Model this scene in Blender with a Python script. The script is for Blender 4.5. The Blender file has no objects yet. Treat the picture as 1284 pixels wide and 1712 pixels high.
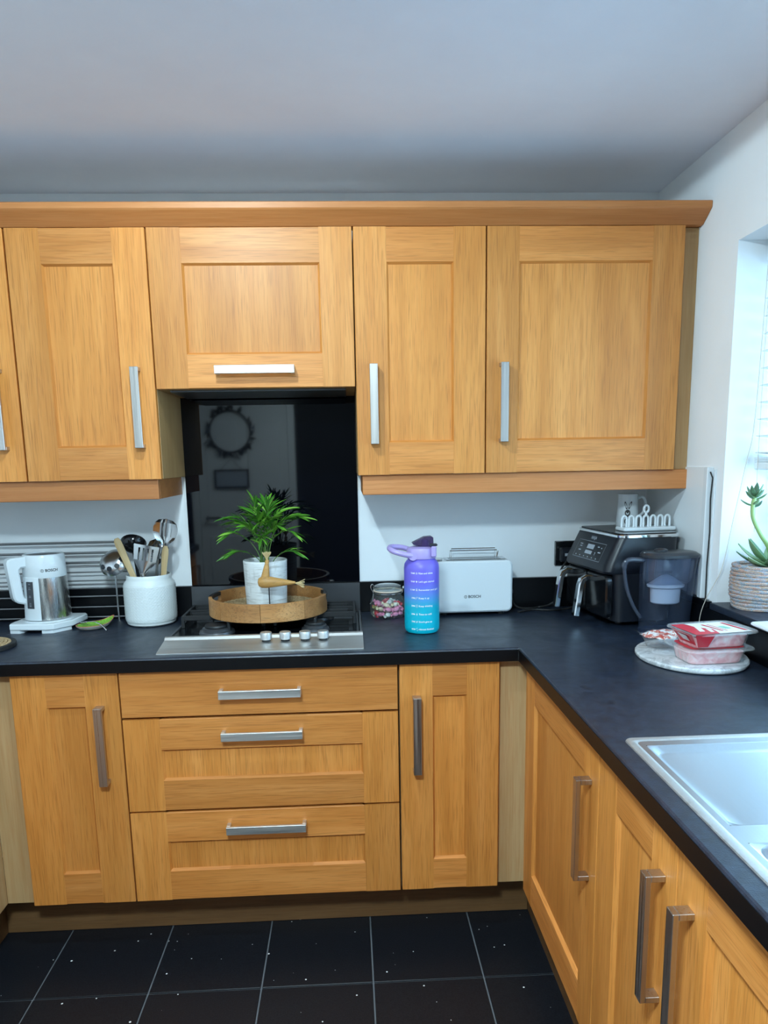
import bpy, math, random
import numpy as np
from mathutils import Matrix, Vector, Euler
random.seed(7)
PI = math.pi
SC = bpy.context.scene
C = SC.collection

# ------------------------------------------------------------------ camera
cam_d = bpy.data.cameras.new('camera'); cam = bpy.data.objects.new('camera', cam_d); C.objects.link(cam)
cam_d.sensor_fit = 'HORIZONTAL'; cam_d.sensor_width = 36.0
cam_d.lens = 36.0 * 1249.4 / 1284.0
cam_d.shift_y = 139.0 / 1284.0
cam_d.clip_start = 0.02
_R = (Matrix.Rotation(-0.0457, 3, 'Z') @ Matrix.Rotation(-0.1792, 3, 'X') @ Matrix.Rotation(0.0182, 3, 'Y'))
cam.matrix_world = Matrix.Translation((-0.0291, -2.6758, 1.4511)) @ (_R @ Matrix.Rotation(PI/2, 3, 'X')).to_4x4()
SC.camera = cam

# ------------------------------------------------------------------ world, daylight, exposure
w = bpy.data.worlds.new('overcast_sky'); SC.world = w; w.use_nodes = True
w.node_tree.nodes['Background'].inputs[0].default_value = (0.42, 0.72, 1.0, 1)
w.node_tree.nodes['Background'].inputs[1].default_value = 5.4
SC.view_settings.view_transform = 'Standard'; SC.view_settings.look = 'None'
SC.view_settings.gamma = 1.0; SC.view_settings.use_curve_mapping = False
SC.view_settings.exposure = 0.55
LAMP_W = 24.0
FILL_W = 50.0
LAMP_COL = (0.68, 0.91, 1.0)
pd = bpy.data.lights.new('window_portal', 'AREA'); pd.shape = 'RECTANGLE'; pd.size = 1.04; pd.size_y = 1.34
pd.cycles.is_portal = True
po = bpy.data.objects.new('window_portal', pd); C.objects.link(po)
po.location = (1.31, -1.23, 1.52); po.rotation_euler = (0, PI/2, 0)

# ------------------------------------------------------------------ geometry helpers: geo = (verts Nx3, faces)
def G(v, f): return (np.array(v, float).reshape(-1, 3), [tuple(x) for x in f])
def join(*gs):
    V, F, n = [], [], 0
    for g in gs:
        if g is None: continue
        V.append(g[0]); F += [tuple(i + n for i in f) for f in g[1]]; n += len(g[0])
    return (np.vstack(V), F)
def xf(g, M):
    A = np.array(M.to_4x4()); return (g[0] @ A[:3, :3].T + A[:3, 3], g[1])
def mv(g, x=0, y=0, z=0): return (g[0] + np.array([x, y, z]), g[1])
def rz(g, a): return xf(g, Matrix.Rotation(a, 4, 'Z'))
def rx(g, a): return xf(g, Matrix.Rotation(a, 4, 'X'))
def ry(g, a): return xf(g, Matrix.Rotation(a, 4, 'Y'))
def box(x0, x1, y0, y1, z0, z1, b=0.0):
    if b <= 0:
        v = [(x, y, z) for x in (x0, x1) for y in (y0, y1) for z in (z0, z1)]
        return G(v, [(0,1,3,2), (4,6,7,5), (0,4,5,1), (2,3,7,6), (0,2,6,4), (1,5,7,3)])
    b = min(b, abs(x1-x0)*.49, abs(y1-y0)*.49, abs(z1-z0)*.49)
    lo = (x0, y0, z0); hi = (x1, y1, z1)
    idx = {}; v = []
    for sx in (0, 1):
        for sy in (0, 1):
            for sz in (0, 1):
                for ax in range(3):
                    p = []
                    for k, s in enumerate((sx, sy, sz)):
                        e = hi[k] if s else lo[k]
                        if k != ax: e += -b if s else b
                        p.append(e)
                    idx[(sx, sy, sz, ax)] = len(v); v.append(p)
    f = []
    for ax in range(3):
        o = [k for k in range(3) if k != ax]
        for s in (0, 1):
            q = []
            for a, c in ((0,0), (1,0), (1,1), (0,1)):
                t = [0,0,0]; t[ax] = s; t[o[0]] = a; t[o[1]] = c; q.append(idx[(*t, ax)])
            f.append(q)
        for a in (0, 1):
            for c in (0, 1):
                t0 = [0,0,0]; t1 = [0,0,0]
                t0[o[0]] = t1[o[0]] = a; t0[o[1]] = t1[o[1]] = c; t1[ax] = 1
                f.append((idx[(*t0, o[0])], idx[(*t1, o[0])], idx[(*t1, o[1])], idx[(*t0, o[1])]))
    for sx in (0, 1):
        for sy in (0, 1):
            for sz in (0, 1): f.append([idx[(sx, sy, sz, k)] for k in range(3)])
    return G(v, f)
def loft(rings, cap=(True, True), closed=True, loop=False):
    n = len(rings[0]); V = np.vstack([np.array(r, float) for r in rings]); F = []
    m = len(rings)
    for i in range(m if loop else m - 1):
        a0 = i*n; b0 = ((i+1) % m)*n
        for j in range(n if closed else n - 1):
            k = (j+1) % n
            F.append((a0+j, a0+k, b0+k, b0+j))
    if not loop:
        if cap[0]: F.append(tuple(range(n))[::-1])
        if cap[1]: F.append(tuple((m-1)*n + j for j in range(n)))
    return (V, F)
def lathe(prof, n=36, cap=(True, True), a0=0.0, a1=2*PI, sx=1.0, sy=1.0):
    full = abs(a1 - a0 - 2*PI) < 1e-6
    k = n if full else n + 1
    A = [a0 + (a1-a0)*j/n for j in range(k)]
    return loft([[(r*math.cos(a)*sx, r*math.sin(a)*sy, z) for a in A] for r, z in prof], cap if full else (False, False), closed=full)
def tube(pts, r, n=8, closed=False, cap=True):
    P = [Vector(p) for p in pts]; m = len(P)
    rr = r if isinstance(r, (list, tuple)) else [r]*m
    def tan(i):
        a = P[(i-1) % m] if (closed or i > 0) else P[i]; b = P[(i+1) % m] if (closed or i < m-1) else P[i]
        d = b - a
        return d.normalized() if d.length > 1e-9 else Vector((0,0,1))
    t0 = tan(0); u = t0.orthogonal().normalized(); rings = []
    for i in range(m):
        t = tan(i); u = (u - t*u.dot(t)); u = u.normalized() if u.length > 1e-6 else t.orthogonal().normalized()
        w_ = t.cross(u)
        rings.append([tuple(P[i] + rr[i]*(u*math.cos(2*PI*j/n) + w_*math.sin(2*PI*j/n))) for j in range(n)])
    return loft(rings, (cap, cap), loop=closed)
def spline(pts, k=6):
    P = [np.array(p, float) for p in pts]; P = [2*P[0]-P[1]] + P + [2*P[-1]-P[-2]]; out = []
    for i in range(1, len(P)-2):
        for j in range(k):
            t = j/k; a, b, c, d = P[i-1], P[i], P[i+1], P[i+2]
            out.append(tuple(.5*((2*b) + (c-a)*t + (2*a-5*b+4*c-d)*t*t + (3*b-a-3*c+d)*t**3)))
    out.append(tuple(P[-2])); return out
def rrect(w, d, r, k=6):
    o = []
    for cx, cy, a in ((w/2-r, d/2-r, 0), (-w/2+r, d/2-r, PI/2), (-w/2+r, -d/2+r, PI), (w/2-r, -d/2+r, 1.5*PI)):
        for j in range(k+1):
            t = a + PI/2*j/k; o.append((cx + r*math.cos(t), cy + r*math.sin(t)))
    return o
def prism(poly, z0, z1, b=0.0):
    p = np.array(poly, float)
    if b <= 0: return loft([[(x, y, z) for x, y in p] for z in (z0, z1)])
    d = np.roll(p, -1, 0) - p; nrm = np.stack([d[:, 1], -d[:, 0]], 1); nrm /= np.linalg.norm(nrm, axis=1)[:, None] + 1e-12
    area = 0.5*np.sum(p[:, 0]*np.roll(p[:, 1], -1) - np.roll(p[:, 0], -1)*p[:, 1])
    if area < 0: nrm = -nrm
    vn = nrm + np.roll(nrm, 1, 0); vn /= (np.sum(vn*nrm, 1)[:, None] + 1e-9)
    q = p - vn*b
    mk = lambda a, z: [(x, y, z) for x, y in a]
    return loft([mk(q, z0), mk(p, z0+b), mk(p, z1-b), mk(q, z1)])
def xz(g): return (np.stack([g[0][:, 0], g[0][:, 2], g[0][:, 1]], 1), [f[::-1] for f in g[1]])   # prism in XY -> profile in XZ, depth along Y
def yz(g): return (np.stack([g[0][:, 2], g[0][:, 0], g[0][:, 1]], 1), g[1])                      # profile (y,z), length along X
def sphere(r, n=16, m=10, sx=1, sy=1, sz=1):
    return lathe([(max(r*math.sin(PI*i/m), 1e-5), -r*math.cos(PI*i/m)*sz) for i in range(m+1)], n, (False, False), sx=sx, sy=sy)
def text(s, size, align='CENTER', bold=0.0):
    cu = bpy.data.curves.new('txt', 'FONT'); cu.body = s; cu.size = size; cu.align_x = align; cu.align_y = 'CENTER'
    cu.offset = bold; cu.resolution_u = 3
    o = bpy.data.objects.new('txt', cu); me = bpy.data.meshes.new_from_object(o)
    g = G([v.co[:] for v in me.vertices], [tuple(p.vertices) for p in me.polygons])
    bpy.data.objects.remove(o); bpy.data.curves.remove(cu); bpy.data.meshes.remove(me)
    return (g[0], g[1])                                  # flat in XY, x right, y up
def upright(g, y=0.0): return (np.stack([g[0][:, 0], g[0][:, 2]*0 + y, g[0][:, 1]], 1), g[1])    # flat print facing -Y
def wrap(g, R, a0=-PI/2):                               # upright print round a vertical cylinder of radius R
    a = a0 + g[0][:, 0]/R
    return (np.stack([R*np.cos(a), R*np.sin(a), g[0][:, 2]], 1), g[1])

# ------------------------------------------------------------------ object helpers
def mesh(name, g, mat, smooth=True, angle=35):
    me = bpy.data.meshes.new(name); me.from_pydata(g[0].tolist(), [], g[1]); me.update()
    import bmesh
    bm = bmesh.new(); bm.from_mesh(me); bmesh.ops.recalc_face_normals(bm, faces=bm.faces); bm.to_mesh(me); bm.free()
    me.materials.append(M[mat])
    if smooth:
        me.polygons.foreach_set('use_smooth', [True]*len(me.polygons)); me.set_sharp_from_angle(angle=math.radians(angle))
    return me
def setp(o, label=None, cat=None, group=None, kind=None):
    if label: o['label'] = label
    if cat: o['category'] = cat
    if group: o['group'] = group
    if kind: o['kind'] = kind
    return o
def O(name, g, mat, parent=None, label=None, cat=None, group=None, kind=None, loc=None, rot=None, smooth=True, angle=35):
    me = g if isinstance(g, bpy.types.Mesh) else mesh(name, g, mat, smooth, angle)
    o = bpy.data.objects.new(name, me); C.objects.link(o)
    if parent is not None: o.parent = parent
    if loc is not None: o.location = loc
    if rot is not None: o.rotation_euler = rot if isinstance(rot, (tuple, Euler)) else (0, 0, rot)
    return setp(o, label, cat, group, kind)
def T(name, label, cat, loc=(0,0,0), rot=0.0, group=None, kind=None):
    o = bpy.data.objects.new(name, None); C.objects.link(o); o.empty_display_size = .05
    o.location = loc; o.rotation_euler = (0, 0, rot) if not isinstance(rot, tuple) else rot
    return setp(o, label, cat, group, kind)

# ------------------------------------------------------------------ materials
M = {}
def srgb(r, g, b):
    f = lambda c: (c/255/12.92) if c/255 <= .04045 else ((c/255+.055)/1.055)**2.4
    return (f(r), f(g), f(b), 1)
def base(name, col, rough=.5, metal=0.0, **kw):
    m = bpy.data.materials.new(name); m.use_nodes = True; M[name] = m
    b = m.node_tree.nodes['Principled BSDF']
    b.inputs['Base Color'].default_value = col if len(col) == 4 else (*col, 1)
    b.inputs['Roughness'].default_value = rough; b.inputs['Metallic'].default_value = metal
    for k, v in kw.items(): b.inputs[k.replace('_', ' ')].default_value = v
    return m, m.node_tree.nodes, m.node_tree.links, b
def ramp(N, L, src, stops):
    r = N.new('ShaderNodeValToRGB'); e = r.color_ramp.elements
    while len(e) < len(stops): e.new(.5)
    for i, (p, c) in enumerate(stops): e[i].position = p; e[i].color = c if len(c) == 4 else (*c, 1)
    L.new(src, r.inputs[0]); return r.outputs[0]
def coords(N, L, scale=(1,1,1), rnd=True, kind='Object'):
    tc = N.new('ShaderNodeTexCoord'); mp = N.new('ShaderNodeMapping'); mp.inputs['Scale'].default_value = scale
    L.new(tc.outputs[kind], mp.inputs[0])
    if rnd:
        oi = N.new('ShaderNodeObjectInfo'); mul = N.new('ShaderNodeMath'); mul.operation = 'MULTIPLY'; mul.inputs[1].default_value = 37.0
        L.new(oi.outputs['Random'], mul.inputs[0]); cb = N.new('ShaderNodeCombineXYZ')
        for i in range(3): L.new(mul.outputs[0], cb.inputs[i])
        L.new(cb.outputs[0], mp.inputs['Location'])
    return mp.outputs[0]
def noise(N, L, vec, scale=5, detail=3, rough=.5, dist=0.0):
    n = N.new('ShaderNodeTexNoise'); n.inputs['Scale'].default_value = scale; n.inputs['Detail'].default_value = detail
    n.inputs['Roughness'].default_value = rough; n.inputs['Distortion'].default_value = dist
    if vec is not None: L.new(vec, n.inputs['Vector'])
    return n.outputs['Fac']
def mixc(N, L, a, b, fac, mode='MIX'):
    m = N.new('ShaderNodeMix'); m.data_type = 'RGBA'; m.blend_type = mode
    for s, v in ((6, a), (7, b), (0, fac)):
        if hasattr(v, 'is_output'): L.new(v, m.inputs[s])
        elif s == 0: m.inputs[0].default_value = v
        else: m.inputs[s].default_value = v if len(v) == 4 else (*v, 1)
    return m.outputs[2]
def bump(N, L, b, src, strength=.2, dist=.001):
    n = N.new('ShaderNodeBump'); n.inputs['Strength'].default_value = strength; n.inputs['Distance'].default_value = dist
    L.new(src, n.inputs['Height']); L.new(n.outputs[0], b.inputs['Normal'])
def oak(name, along, lo, mid, hi, pore=(.38,.125,.022), porestr=.50, rough=.48):
    m, N, L, b = base(name, mid, rough)
    def sc(a, c): return tuple(c if i == along else a for i in range(3))
    big = noise(N, L, coords(N, L, sc(9, .9)), 1.6, 3, .55, .6)
    fine = noise(N, L, coords(N, L, sc(95, 3.0)), 1.5, 3, .6, .3)
    c1 = ramp(N, L, big, [(.28, lo), (.5, mid), (.74, hi)])
    f2 = ramp(N, L, fine, [(.36, (0,0,0)), (.62, (1,1,1))])
    c2 = mixc(N, L, mixc(N, L, c1, (.86,.70,.52), .42, 'MULTIPLY'), c1, f2)
    pn = noise(N, L, coords(N, L, sc(300, 9.0)), 1.3, 2, .5, 0)
    pf = ramp(N, L, pn, [(.52, (0,0,0)), (.66, (porestr,)*3)])
    c3 = mixc(N, L, c2, pore, pf)
    oi = N.new('ShaderNodeObjectInfo')
    hv = N.new('ShaderNodeHueSaturation'); mr = N.new('ShaderNodeMapRange')
    mr.inputs[3].default_value = .86; mr.inputs[4].default_value = 1.10
    L.new(oi.outputs['Random'], mr.inputs[0]); L.new(mr.outputs[0], hv.inputs['Value']); L.new(c3, hv.inputs['Color'])
    L.new(hv.outputs[0], b.inputs['Base Color'])
    bump(N, L, b, pn, .12, .0006)
    return m
OL, OM, OH = (.59,.222,.040), (.70,.280,.058), (.79,.340,.086)
oak('oak_z', 2, OL, OM, OH); oak('oak_x', 0, (.56,.205,.040), (.66,.258,.058), (.75,.318,.086))
oak('oak_pale_z', 2, (.42,.265,.12), (.48,.31,.15), (.54,.355,.18), porestr=.2)
oak('oak_side_z', 2, (.40,.235,.095), (.46,.275,.115), (.51,.31,.135), porestr=.2)
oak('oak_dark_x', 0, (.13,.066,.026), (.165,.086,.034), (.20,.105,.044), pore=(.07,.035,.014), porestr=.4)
oak('oak_trim_x', 0, (.48,.178,.050), (.55,.212,.064), (.61,.246,.080), porestr=.3)
oak('tray_wood', 0, (.32,.140,.042), (.46,.220,.072), (.58,.315,.125), pore=(.14,.07,.025), porestr=.6, rough=.55)
oak('bird_wood', 0, (.46,.235,.060), (.60,.33,.095), (.70,.42,.145), pore=(.25,.13,.045), porestr=.5, rough=.5)
oak('spoon_wood', 2, (.52,.36,.17), (.62,.45,.23), (.70,.53,.30), porestr=.15, rough=.6)

def plaster(name, col, s=.06, var=.03):
    m, N, L, b = base(name, col, .72)
    v = coords(N, L, (1,1,1), rnd=False)
    n = noise(N, L, v, 2.2, 4, .6); c = ramp(N, L, n, [(.3, tuple(x*(1-var) for x in col)), (.7, tuple(min(1, x*(1+var)) for x in col))])
    L.new(c, b.inputs['Base Color']); bump(N, L, b, noise(N, L, v, 35, 4, .6), s, .002)
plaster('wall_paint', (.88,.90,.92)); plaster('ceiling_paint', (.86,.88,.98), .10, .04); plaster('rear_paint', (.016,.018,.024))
base('white_panel', (.80,.83,.85), .35)

m, N, L, b = base('worktop_black', (.012,.016,.024), .40, Specular_IOR_Level=.6)
v = coords(N, L, (1,1,1), rnd=False)
n1 = noise(N, L, v, 7, 5, .62, .8)
r = ramp(N, L, n1, [(.3, (.30,)*3), (.75, (.52,)*3)]); L.new(r, b.inputs['Roughness'])
c = ramp(N, L, noise(N, L, v, 60, 4, .7), [(.35, (.006,.010,.020)), (.72, (.018,.030,.056))]); L.new(c, b.inputs['Base Color'])
bump(N, L, b, noise(N, L, v, 420, 3, .6), .45, .0009)
base('upstand_black', (.003,.0035,.005), .30, Specular_IOR_Level=.25); base('edge_black', (.004,.004,.005), .4, Specular_IOR_Level=.2)
base('glass_black', (.0012,.0016,.0035), .035, Specular_IOR_Level=.42)
base('gloss_black', (.006,.007,.009), .12)
base('plastic_black', (.009,.011,.017), .36)
base('plastic_dark', (.03,.034,.042), .3)
base('iron_black', (.012,.013,.015), .5)
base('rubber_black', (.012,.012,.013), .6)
base('white_gloss', (.74,.79,.82), .18)
base('white_plastic', (.72,.76,.79), .32)
base('white_satin', (.78,.80,.80), .42)
base('steel', (.62,.63,.64), .26, 1.0)
base('chrome', (.78,.79,.80), .08, 1.0)
base('steel_dark', (.10,.105,.115), .36, .6)
base('print_black', (.02,.02,.022), .5)
base('print_white', (.9,.93,.95), .5)
base('print_grey', (.38,.42,.47), .4)
def brushed(name, col, axis, rough=.3, var=1.0):
    m, N, L, b = base(name, col, rough, 1.0)
    n = noise(N, L, coords(N, L, tuple(2 if i == axis else 260 for i in range(3))), 1.5, 2, .5)
    L.new(ramp(N, L, n, [(.3, (rough*(1-.25*var),)*3), (.7, (rough*(1+.3*var),)*3)]), b.inputs['Roughness'])
    L.new(ramp(N, L, n, [(.3, tuple(x*(1-.14*var) for x in col)), (.7, col)]), b.inputs['Base Color'])
brushed('steel_brush_x', (.78,.79,.78), 0, .46); brushed('steel_brush_y', (.60,.63,.68), 1, .34, .25); base('utensil_steel', (.50,.50,.50), .14, 1.0); brushed('nickel', (.58,.54,.51), 2, .36)
brushed('steel_brush_z', (.62,.61,.60), 2, .24); brushed('steel_satin', (.70,.69,.68), 2, .5)

m, N, L, b = base('floor_tile', (.012,.012,.014), .42, Specular_IOR_Level=.25)
v = coords(N, L, (1,1,1), rnd=True)
vo = N.new('ShaderNodeTexVoronoi'); vo.inputs['Scale'].default_value = 34; L.new(v, vo.inputs['Vector'])
lt = N.new('ShaderNodeMath'); lt.operation = 'LESS_THAN'
sep = N.new('ShaderNodeSeparateColor'); L.new(vo.outputs['Color'], sep.inputs[0])
th = N.new('ShaderNodeMapRange'); th.inputs[1].default_value = .52; th.inputs[2].default_value = 1.0; th.inputs[3].default_value = -.02; th.inputs[4].default_value = .12
L.new(sep.outputs[0], th.inputs[0]); L.new(vo.outputs['Distance'], lt.inputs[0]); L.new(th.outputs[0], lt.inputs[1])
gr = ramp(N, L, noise(N, L, v, 260, 3, .6), [(.35, (.004,.005,.008)), (.7, (.012,.014,.019))])
L.new(mixc(N, L, gr, (.80,.82,.84), lt.outputs[0]), b.inputs['Base Color'])
bump(N, L, b, noise(N, L, v, 300, 3, .6), .25, .0006)
base('grout', (.13,.14,.155), .8)

def thin(name, tint, gloss=.9, rough=.03, ior=1.45, extra=None):
    m = bpy.data.materials.new(name); m.use_nodes = True; M[name] = m; N = m.node_tree.nodes; L = m.node_tree.links
    N.remove(N['Principled BSDF']); out = N['Material Output']
    t = N.new('ShaderNodeBsdfTransparent'); t.inputs[0].default_value = (*tint, 1)
    g = N.new('ShaderNodeBsdfGlossy'); g.inputs['Roughness'].default_value = rough; g.inputs[0].default_value = (gloss,)*3 + (1,)
    lw = N.new('ShaderNodeLayerWeight'); pw = N.new('ShaderNodeMath'); pw.operation = 'POWER'; pw.inputs[1].default_value = 5.0
    L.new(lw.outputs['Facing'], pw.inputs[0]); f0 = ((ior-1)/(ior+1))**2
    fr = N.new('ShaderNodeMapRange'); fr.inputs[3].default_value = f0; fr.inputs[4].default_value = 1.0; L.new(pw.outputs[0], fr.inputs[0])
    mx = N.new('ShaderNodeMixShader'); L.new(fr.outputs[0], mx.inputs[0]); L.new(t.outputs[0], mx.inputs[1]); L.new(g.outputs[0], mx.inputs[2])
    if extra:
        d = N.new('ShaderNodeBsdfDiffuse'); d.inputs[0].default_value = (*extra[0], 1)
        m2 = N.new('ShaderNodeMixShader'); m2.inputs[0].default_value = extra[1]
        L.new(mx.outputs[0], m2.inputs[1]); L.new(d.outputs[0], m2.inputs[2]); mx = m2
    L.new(mx.outputs[0], out.inputs[0])
thin('clear_glass', (.94,.97,.96), .9, .04, 1.5, ((.8,.85,.85), .05)); thin('pane_glass', (.96,.98,.98)); thin('jug_plastic', (.74,.79,.88), .9, .05, 1.45, ((.14,.18,.28), .10))
thin('jug_inner', (.62,.66,.74), .8, .1, 1.4, ((.35,.38,.45), .22))
thin('film', (.98,.99,.99), .8, .15, 1.30, ((.95,.97,.98), .12)); thin('smoky_purple', (.36,.30,.44), .9, .06, 1.5, ((.10,.07,.15), .35))

# ================================================================== THE ROOM
ZC = 2.323; XR = 1.048; XL = -1.68; YR = -3.65
S = dict(kind='structure')
flo = O('floor', box(XL-.1, XR+.3, YR-.1, .1, -.06, -.004), 'grout', **S)
TS = .3143; tile_me = mesh('tile', box(.0024, TS-.0024, .0024, TS-.0024, -.012, 0, .0012), 'floor_tile', False)
x = -.9358 - 2*TS
for i in range(8):
    for j in range(11):
        tx = -.9358 + (i-2)*TS; ty = -.7948 + (1-j)*TS
        if tx > .55 or tx + TS < -1.14 or ty + TS < YR or ty > -.48: continue
        O('tile', tile_me, 'floor_tile', flo, loc=(tx, ty, 0))
O('ceiling', box(XL-.1, XR+.3, YR-.1, .1, ZC, ZC+.08), 'ceiling_paint', **S)
O('wall_back', box(XL-.1, XR, 0, .1, -.06, ZC), 'wall_paint', **S)
O('wall_left', box(XL-.1, XL, YR, 0, -.06, ZC), 'wall_paint', **S)
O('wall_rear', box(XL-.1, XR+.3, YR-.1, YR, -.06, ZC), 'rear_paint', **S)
WY0, WY1, WZ0, WZ1, WX = -1.90, -.56, 1.0, 2.02, 1.30
O('wall_right', join(box(XR, WX, WY1, .1, -.06, ZC), box(XR, WX, YR, WY0, -.06, ZC),
                     box(XR, WX, WY0, WY1, -.06, WZ0), box(XR, WX, WY0, WY1, WZ1, ZC)), 'wall_paint', **S)
# window in the right wall
win = T('window_1', 'white framed window above the sink, half covered by a slatted blind', 'window', (WX-.06, (WY0+WY1)/2, WZ0+.02), 0, None, 'structure')
hw = (WY1-WY0)/2; hh = WZ1-WZ0-.02
fr = [box(-.03,.03,-hw,-hw+.06,0,hh,.004), box(-.03,.03,hw-.06,hw,0,hh,.004), box(-.03,.03,-hw,hw,0,.06,.004), box(-.03,.03,-hw,hw,hh-.06,hh,.004), box(-.03,.03,-.03,.03,0,hh,.004)]
O('window_frame', join(*fr), 'white_gloss', win, smooth=False)
O('pane', box(-.004,.004,-hw+.055,-.025,.055,hh-.055), 'pane_glass', win); O('pane', box(-.004,.004,.025,hw-.055,.055,hh-.055), 'pane_glass', win)
O('trim_1', box(1.028, WX-.09, WY0+.001, WY1-.001, WZ0, 1.02, .002), 'worktop_black', label='black window sill above the worktop upstand', **S)
# white panel and cable trunking on the right wall
O('trim_2', box(XR-.004, XR, -.476, -.022, 1.021, 1.412), 'white_panel', label='white splash panel on the right wall behind the air fryer', **S)
tk = T('cable_trunking', 'white vertical cable trunking with black cable beside the window', 'trunking', (XR, -.488, 1.021))
O('trunk_box', box(-.020, 0, -.012, .012, 0, .392, .002), 'white_plastic', tk)
O('cable', tube([(-.007,-.019,0), (-.008,-.018,.1), (-.007,-.021,.2), (-.009,-.018,.3), (-.007,-.020,.36), (-.012,-.014,.378)], .0021, 8), 'rubber_black', tk)
O('cover_strip', box(-.006, 0, -.030, -.0245, 0, .385, .001), 'white_plastic', tk)
# splashback
O('splashback', box(-.594, .006, -.008, 0, 1.02, 1.70, .001), 'glass_black', None, 'tall black glass splashback panel on the wall behind the hob', 'splashback')
O('splash_strip', box(-.594, .006, -.026, -.0205, .911, 1.019, .001), 'steel_dark', None, 'dark steel strip between the hob and the black glass splashback', 'strip')
# rear door, seen only as a reflection in the splashback
dr = T('door_1', 'white panelled door at the back of the room, mirrored in the splashback', 'door', (-.88, YR, 0), 0, None, 'structure')
O('door_leaf', box(-.37, .37, .0, .03, .0, 1.93, .003), 'white_satin', dr)
for px in (-.17, .17):
    for z0, z1 in ((.2,.85), (1.0,1.78)): O('door_panel', box(px-.13, px+.13, .03, .036, z0, z1, .004), 'white_satin', dr)
O('door_frame', join(box(-.43,-.372,0,.045,0,1.99,.003), box(.372,.43,0,.045,0,1.99,.003), box(-.43,.43,0,.045,1.932,1.99,.003)), 'white_satin', dr)
O('door_handle', join(mv(ry(lathe([(.024,-.005),(.024,.005)],20),PI/2),-.31,.04,1.0), box(-.32,-.20,.07,.082,.99,1.012,.004), box(-.318,-.30,.036,.075,.992,1.01,.002)), 'chrome', dr)
wr = T('door_wreath', 'dark leafy ring wreath hanging on the white door reflected in the splashback', 'wreath', (-.97, YR+.055, 1.70))
O('ring', tube([(.165*math.cos(a), 0, .165*math.sin(a)) for a in np.linspace(0, 2*PI, 40)[:-1]], .007, 6, True), 'plastic_dark', wr)
lf = mesh('leaf', G([(0,0,0),(.014,.006,.03),(0,0,.07),(-.014,.006,.03)], [(0,1,2,3)]), 'plastic_dark')
for i in range(46):
    a = 2*PI*i/46 + random.uniform(-.08,.08)
    if .5 < a < 1.0 or 2.4 < a < 2.7: continue
    O('leaf', lf, '', wr, loc=(.165*math.cos(a), 0, .165*math.sin(a)), rot=(random.uniform(-.4,.4), -a+PI/2+random.choice((-1.1,-.4,.5,1.2)), random.uniform(-.5,.5)))
O('hook', tube([(0,0,.17),(0,0,.23)], .003, 6), 'plastic_dark', wr)
sg = T('hanging_sign', 'small framed sign hung by a cord on the reflected white door', 'sign', (-.975, YR+.05, 1.25))
O('board', box(-.135,.135,-.004,.004,0,.14,.002), 'print_grey', sg)
O('sign_frame', join(box(-.14,.14,-.006,.008,-.006,.008), box(-.14,.14,-.006,.008,.132,.146), box(-.14,-.126,-.006,.008,0,.14), box(.126,.14,-.006,.008,0,.14)), 'plastic_dark', sg)
O('cord', tube([(-.09,0,.14),(0,0,.235),(.09,0,.14)], .002, 5), 'plastic_dark', sg)

# ceiling downlight (above the frame), then an added fill light
base('bulb_face', (.9,.95,1), .3)
M['bulb_face'].node_tree.nodes['Principled BSDF'].inputs['Emission Color'].default_value = (*LAMP_COL, 1)
M['bulb_face'].node_tree.nodes['Principled BSDF'].inputs['Emission Strength'].default_value = 6.0
for lx, ly, lab in ((-.39,-1.13,'recessed ceiling downlight above the hob'),):
    t = T('ceiling_downlight', lab, 'downlight', (lx, ly, ZC), 0)
    O('bezel', lathe([(.030,-.001),(.030,-.008),(.036,-.010),(.044,-.006),(.045,-.0005)], 32, (False, False)), 'chrome', t)
    O('lens', lathe([(.0301,-.004),(.001,-.0045)], 24, (False, True)), 'bulb_face', t)
    ld = bpy.data.lights.new('downlight_lamp', 'SPOT'); ld.energy = LAMP_W; ld.color = LAMP_COL; ld.spot_size = math.radians(179); ld.spot_blend = .02; ld.shadow_soft_size = .022
    lo = bpy.data.objects.new('downlight_lamp', ld); C.objects.link(lo); lo.parent = t; lo.location = (0, 0, -.035)
t = T('fill_light', 'unseen round fill light added overhead behind the camera', 'fill light', (-.30, -2.60, ZC))  # unseen soft fill lamp, added to brighten shaded walls and doors
O('light_base', lathe([(.19,-.0005),(.19,-.02),(.185,-.022)], 40), 'white_satin', t); O('diffuser', lathe([(.178,-.0225),(.172,-.040),(.15,-.052),(.001,-.058)], 40, (False, True)), 'bulb_face', t)
ld = bpy.data.lights.new('fill_lamp', 'AREA'); ld.shape = 'DISK'; ld.size = .36; ld.energy = FILL_W; ld.color = LAMP_COL
lo = bpy.data.objects.new('fill_lamp', ld); C.objects.link(lo); lo.parent = t; lo.location = (0, 0, -.062)

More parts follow.
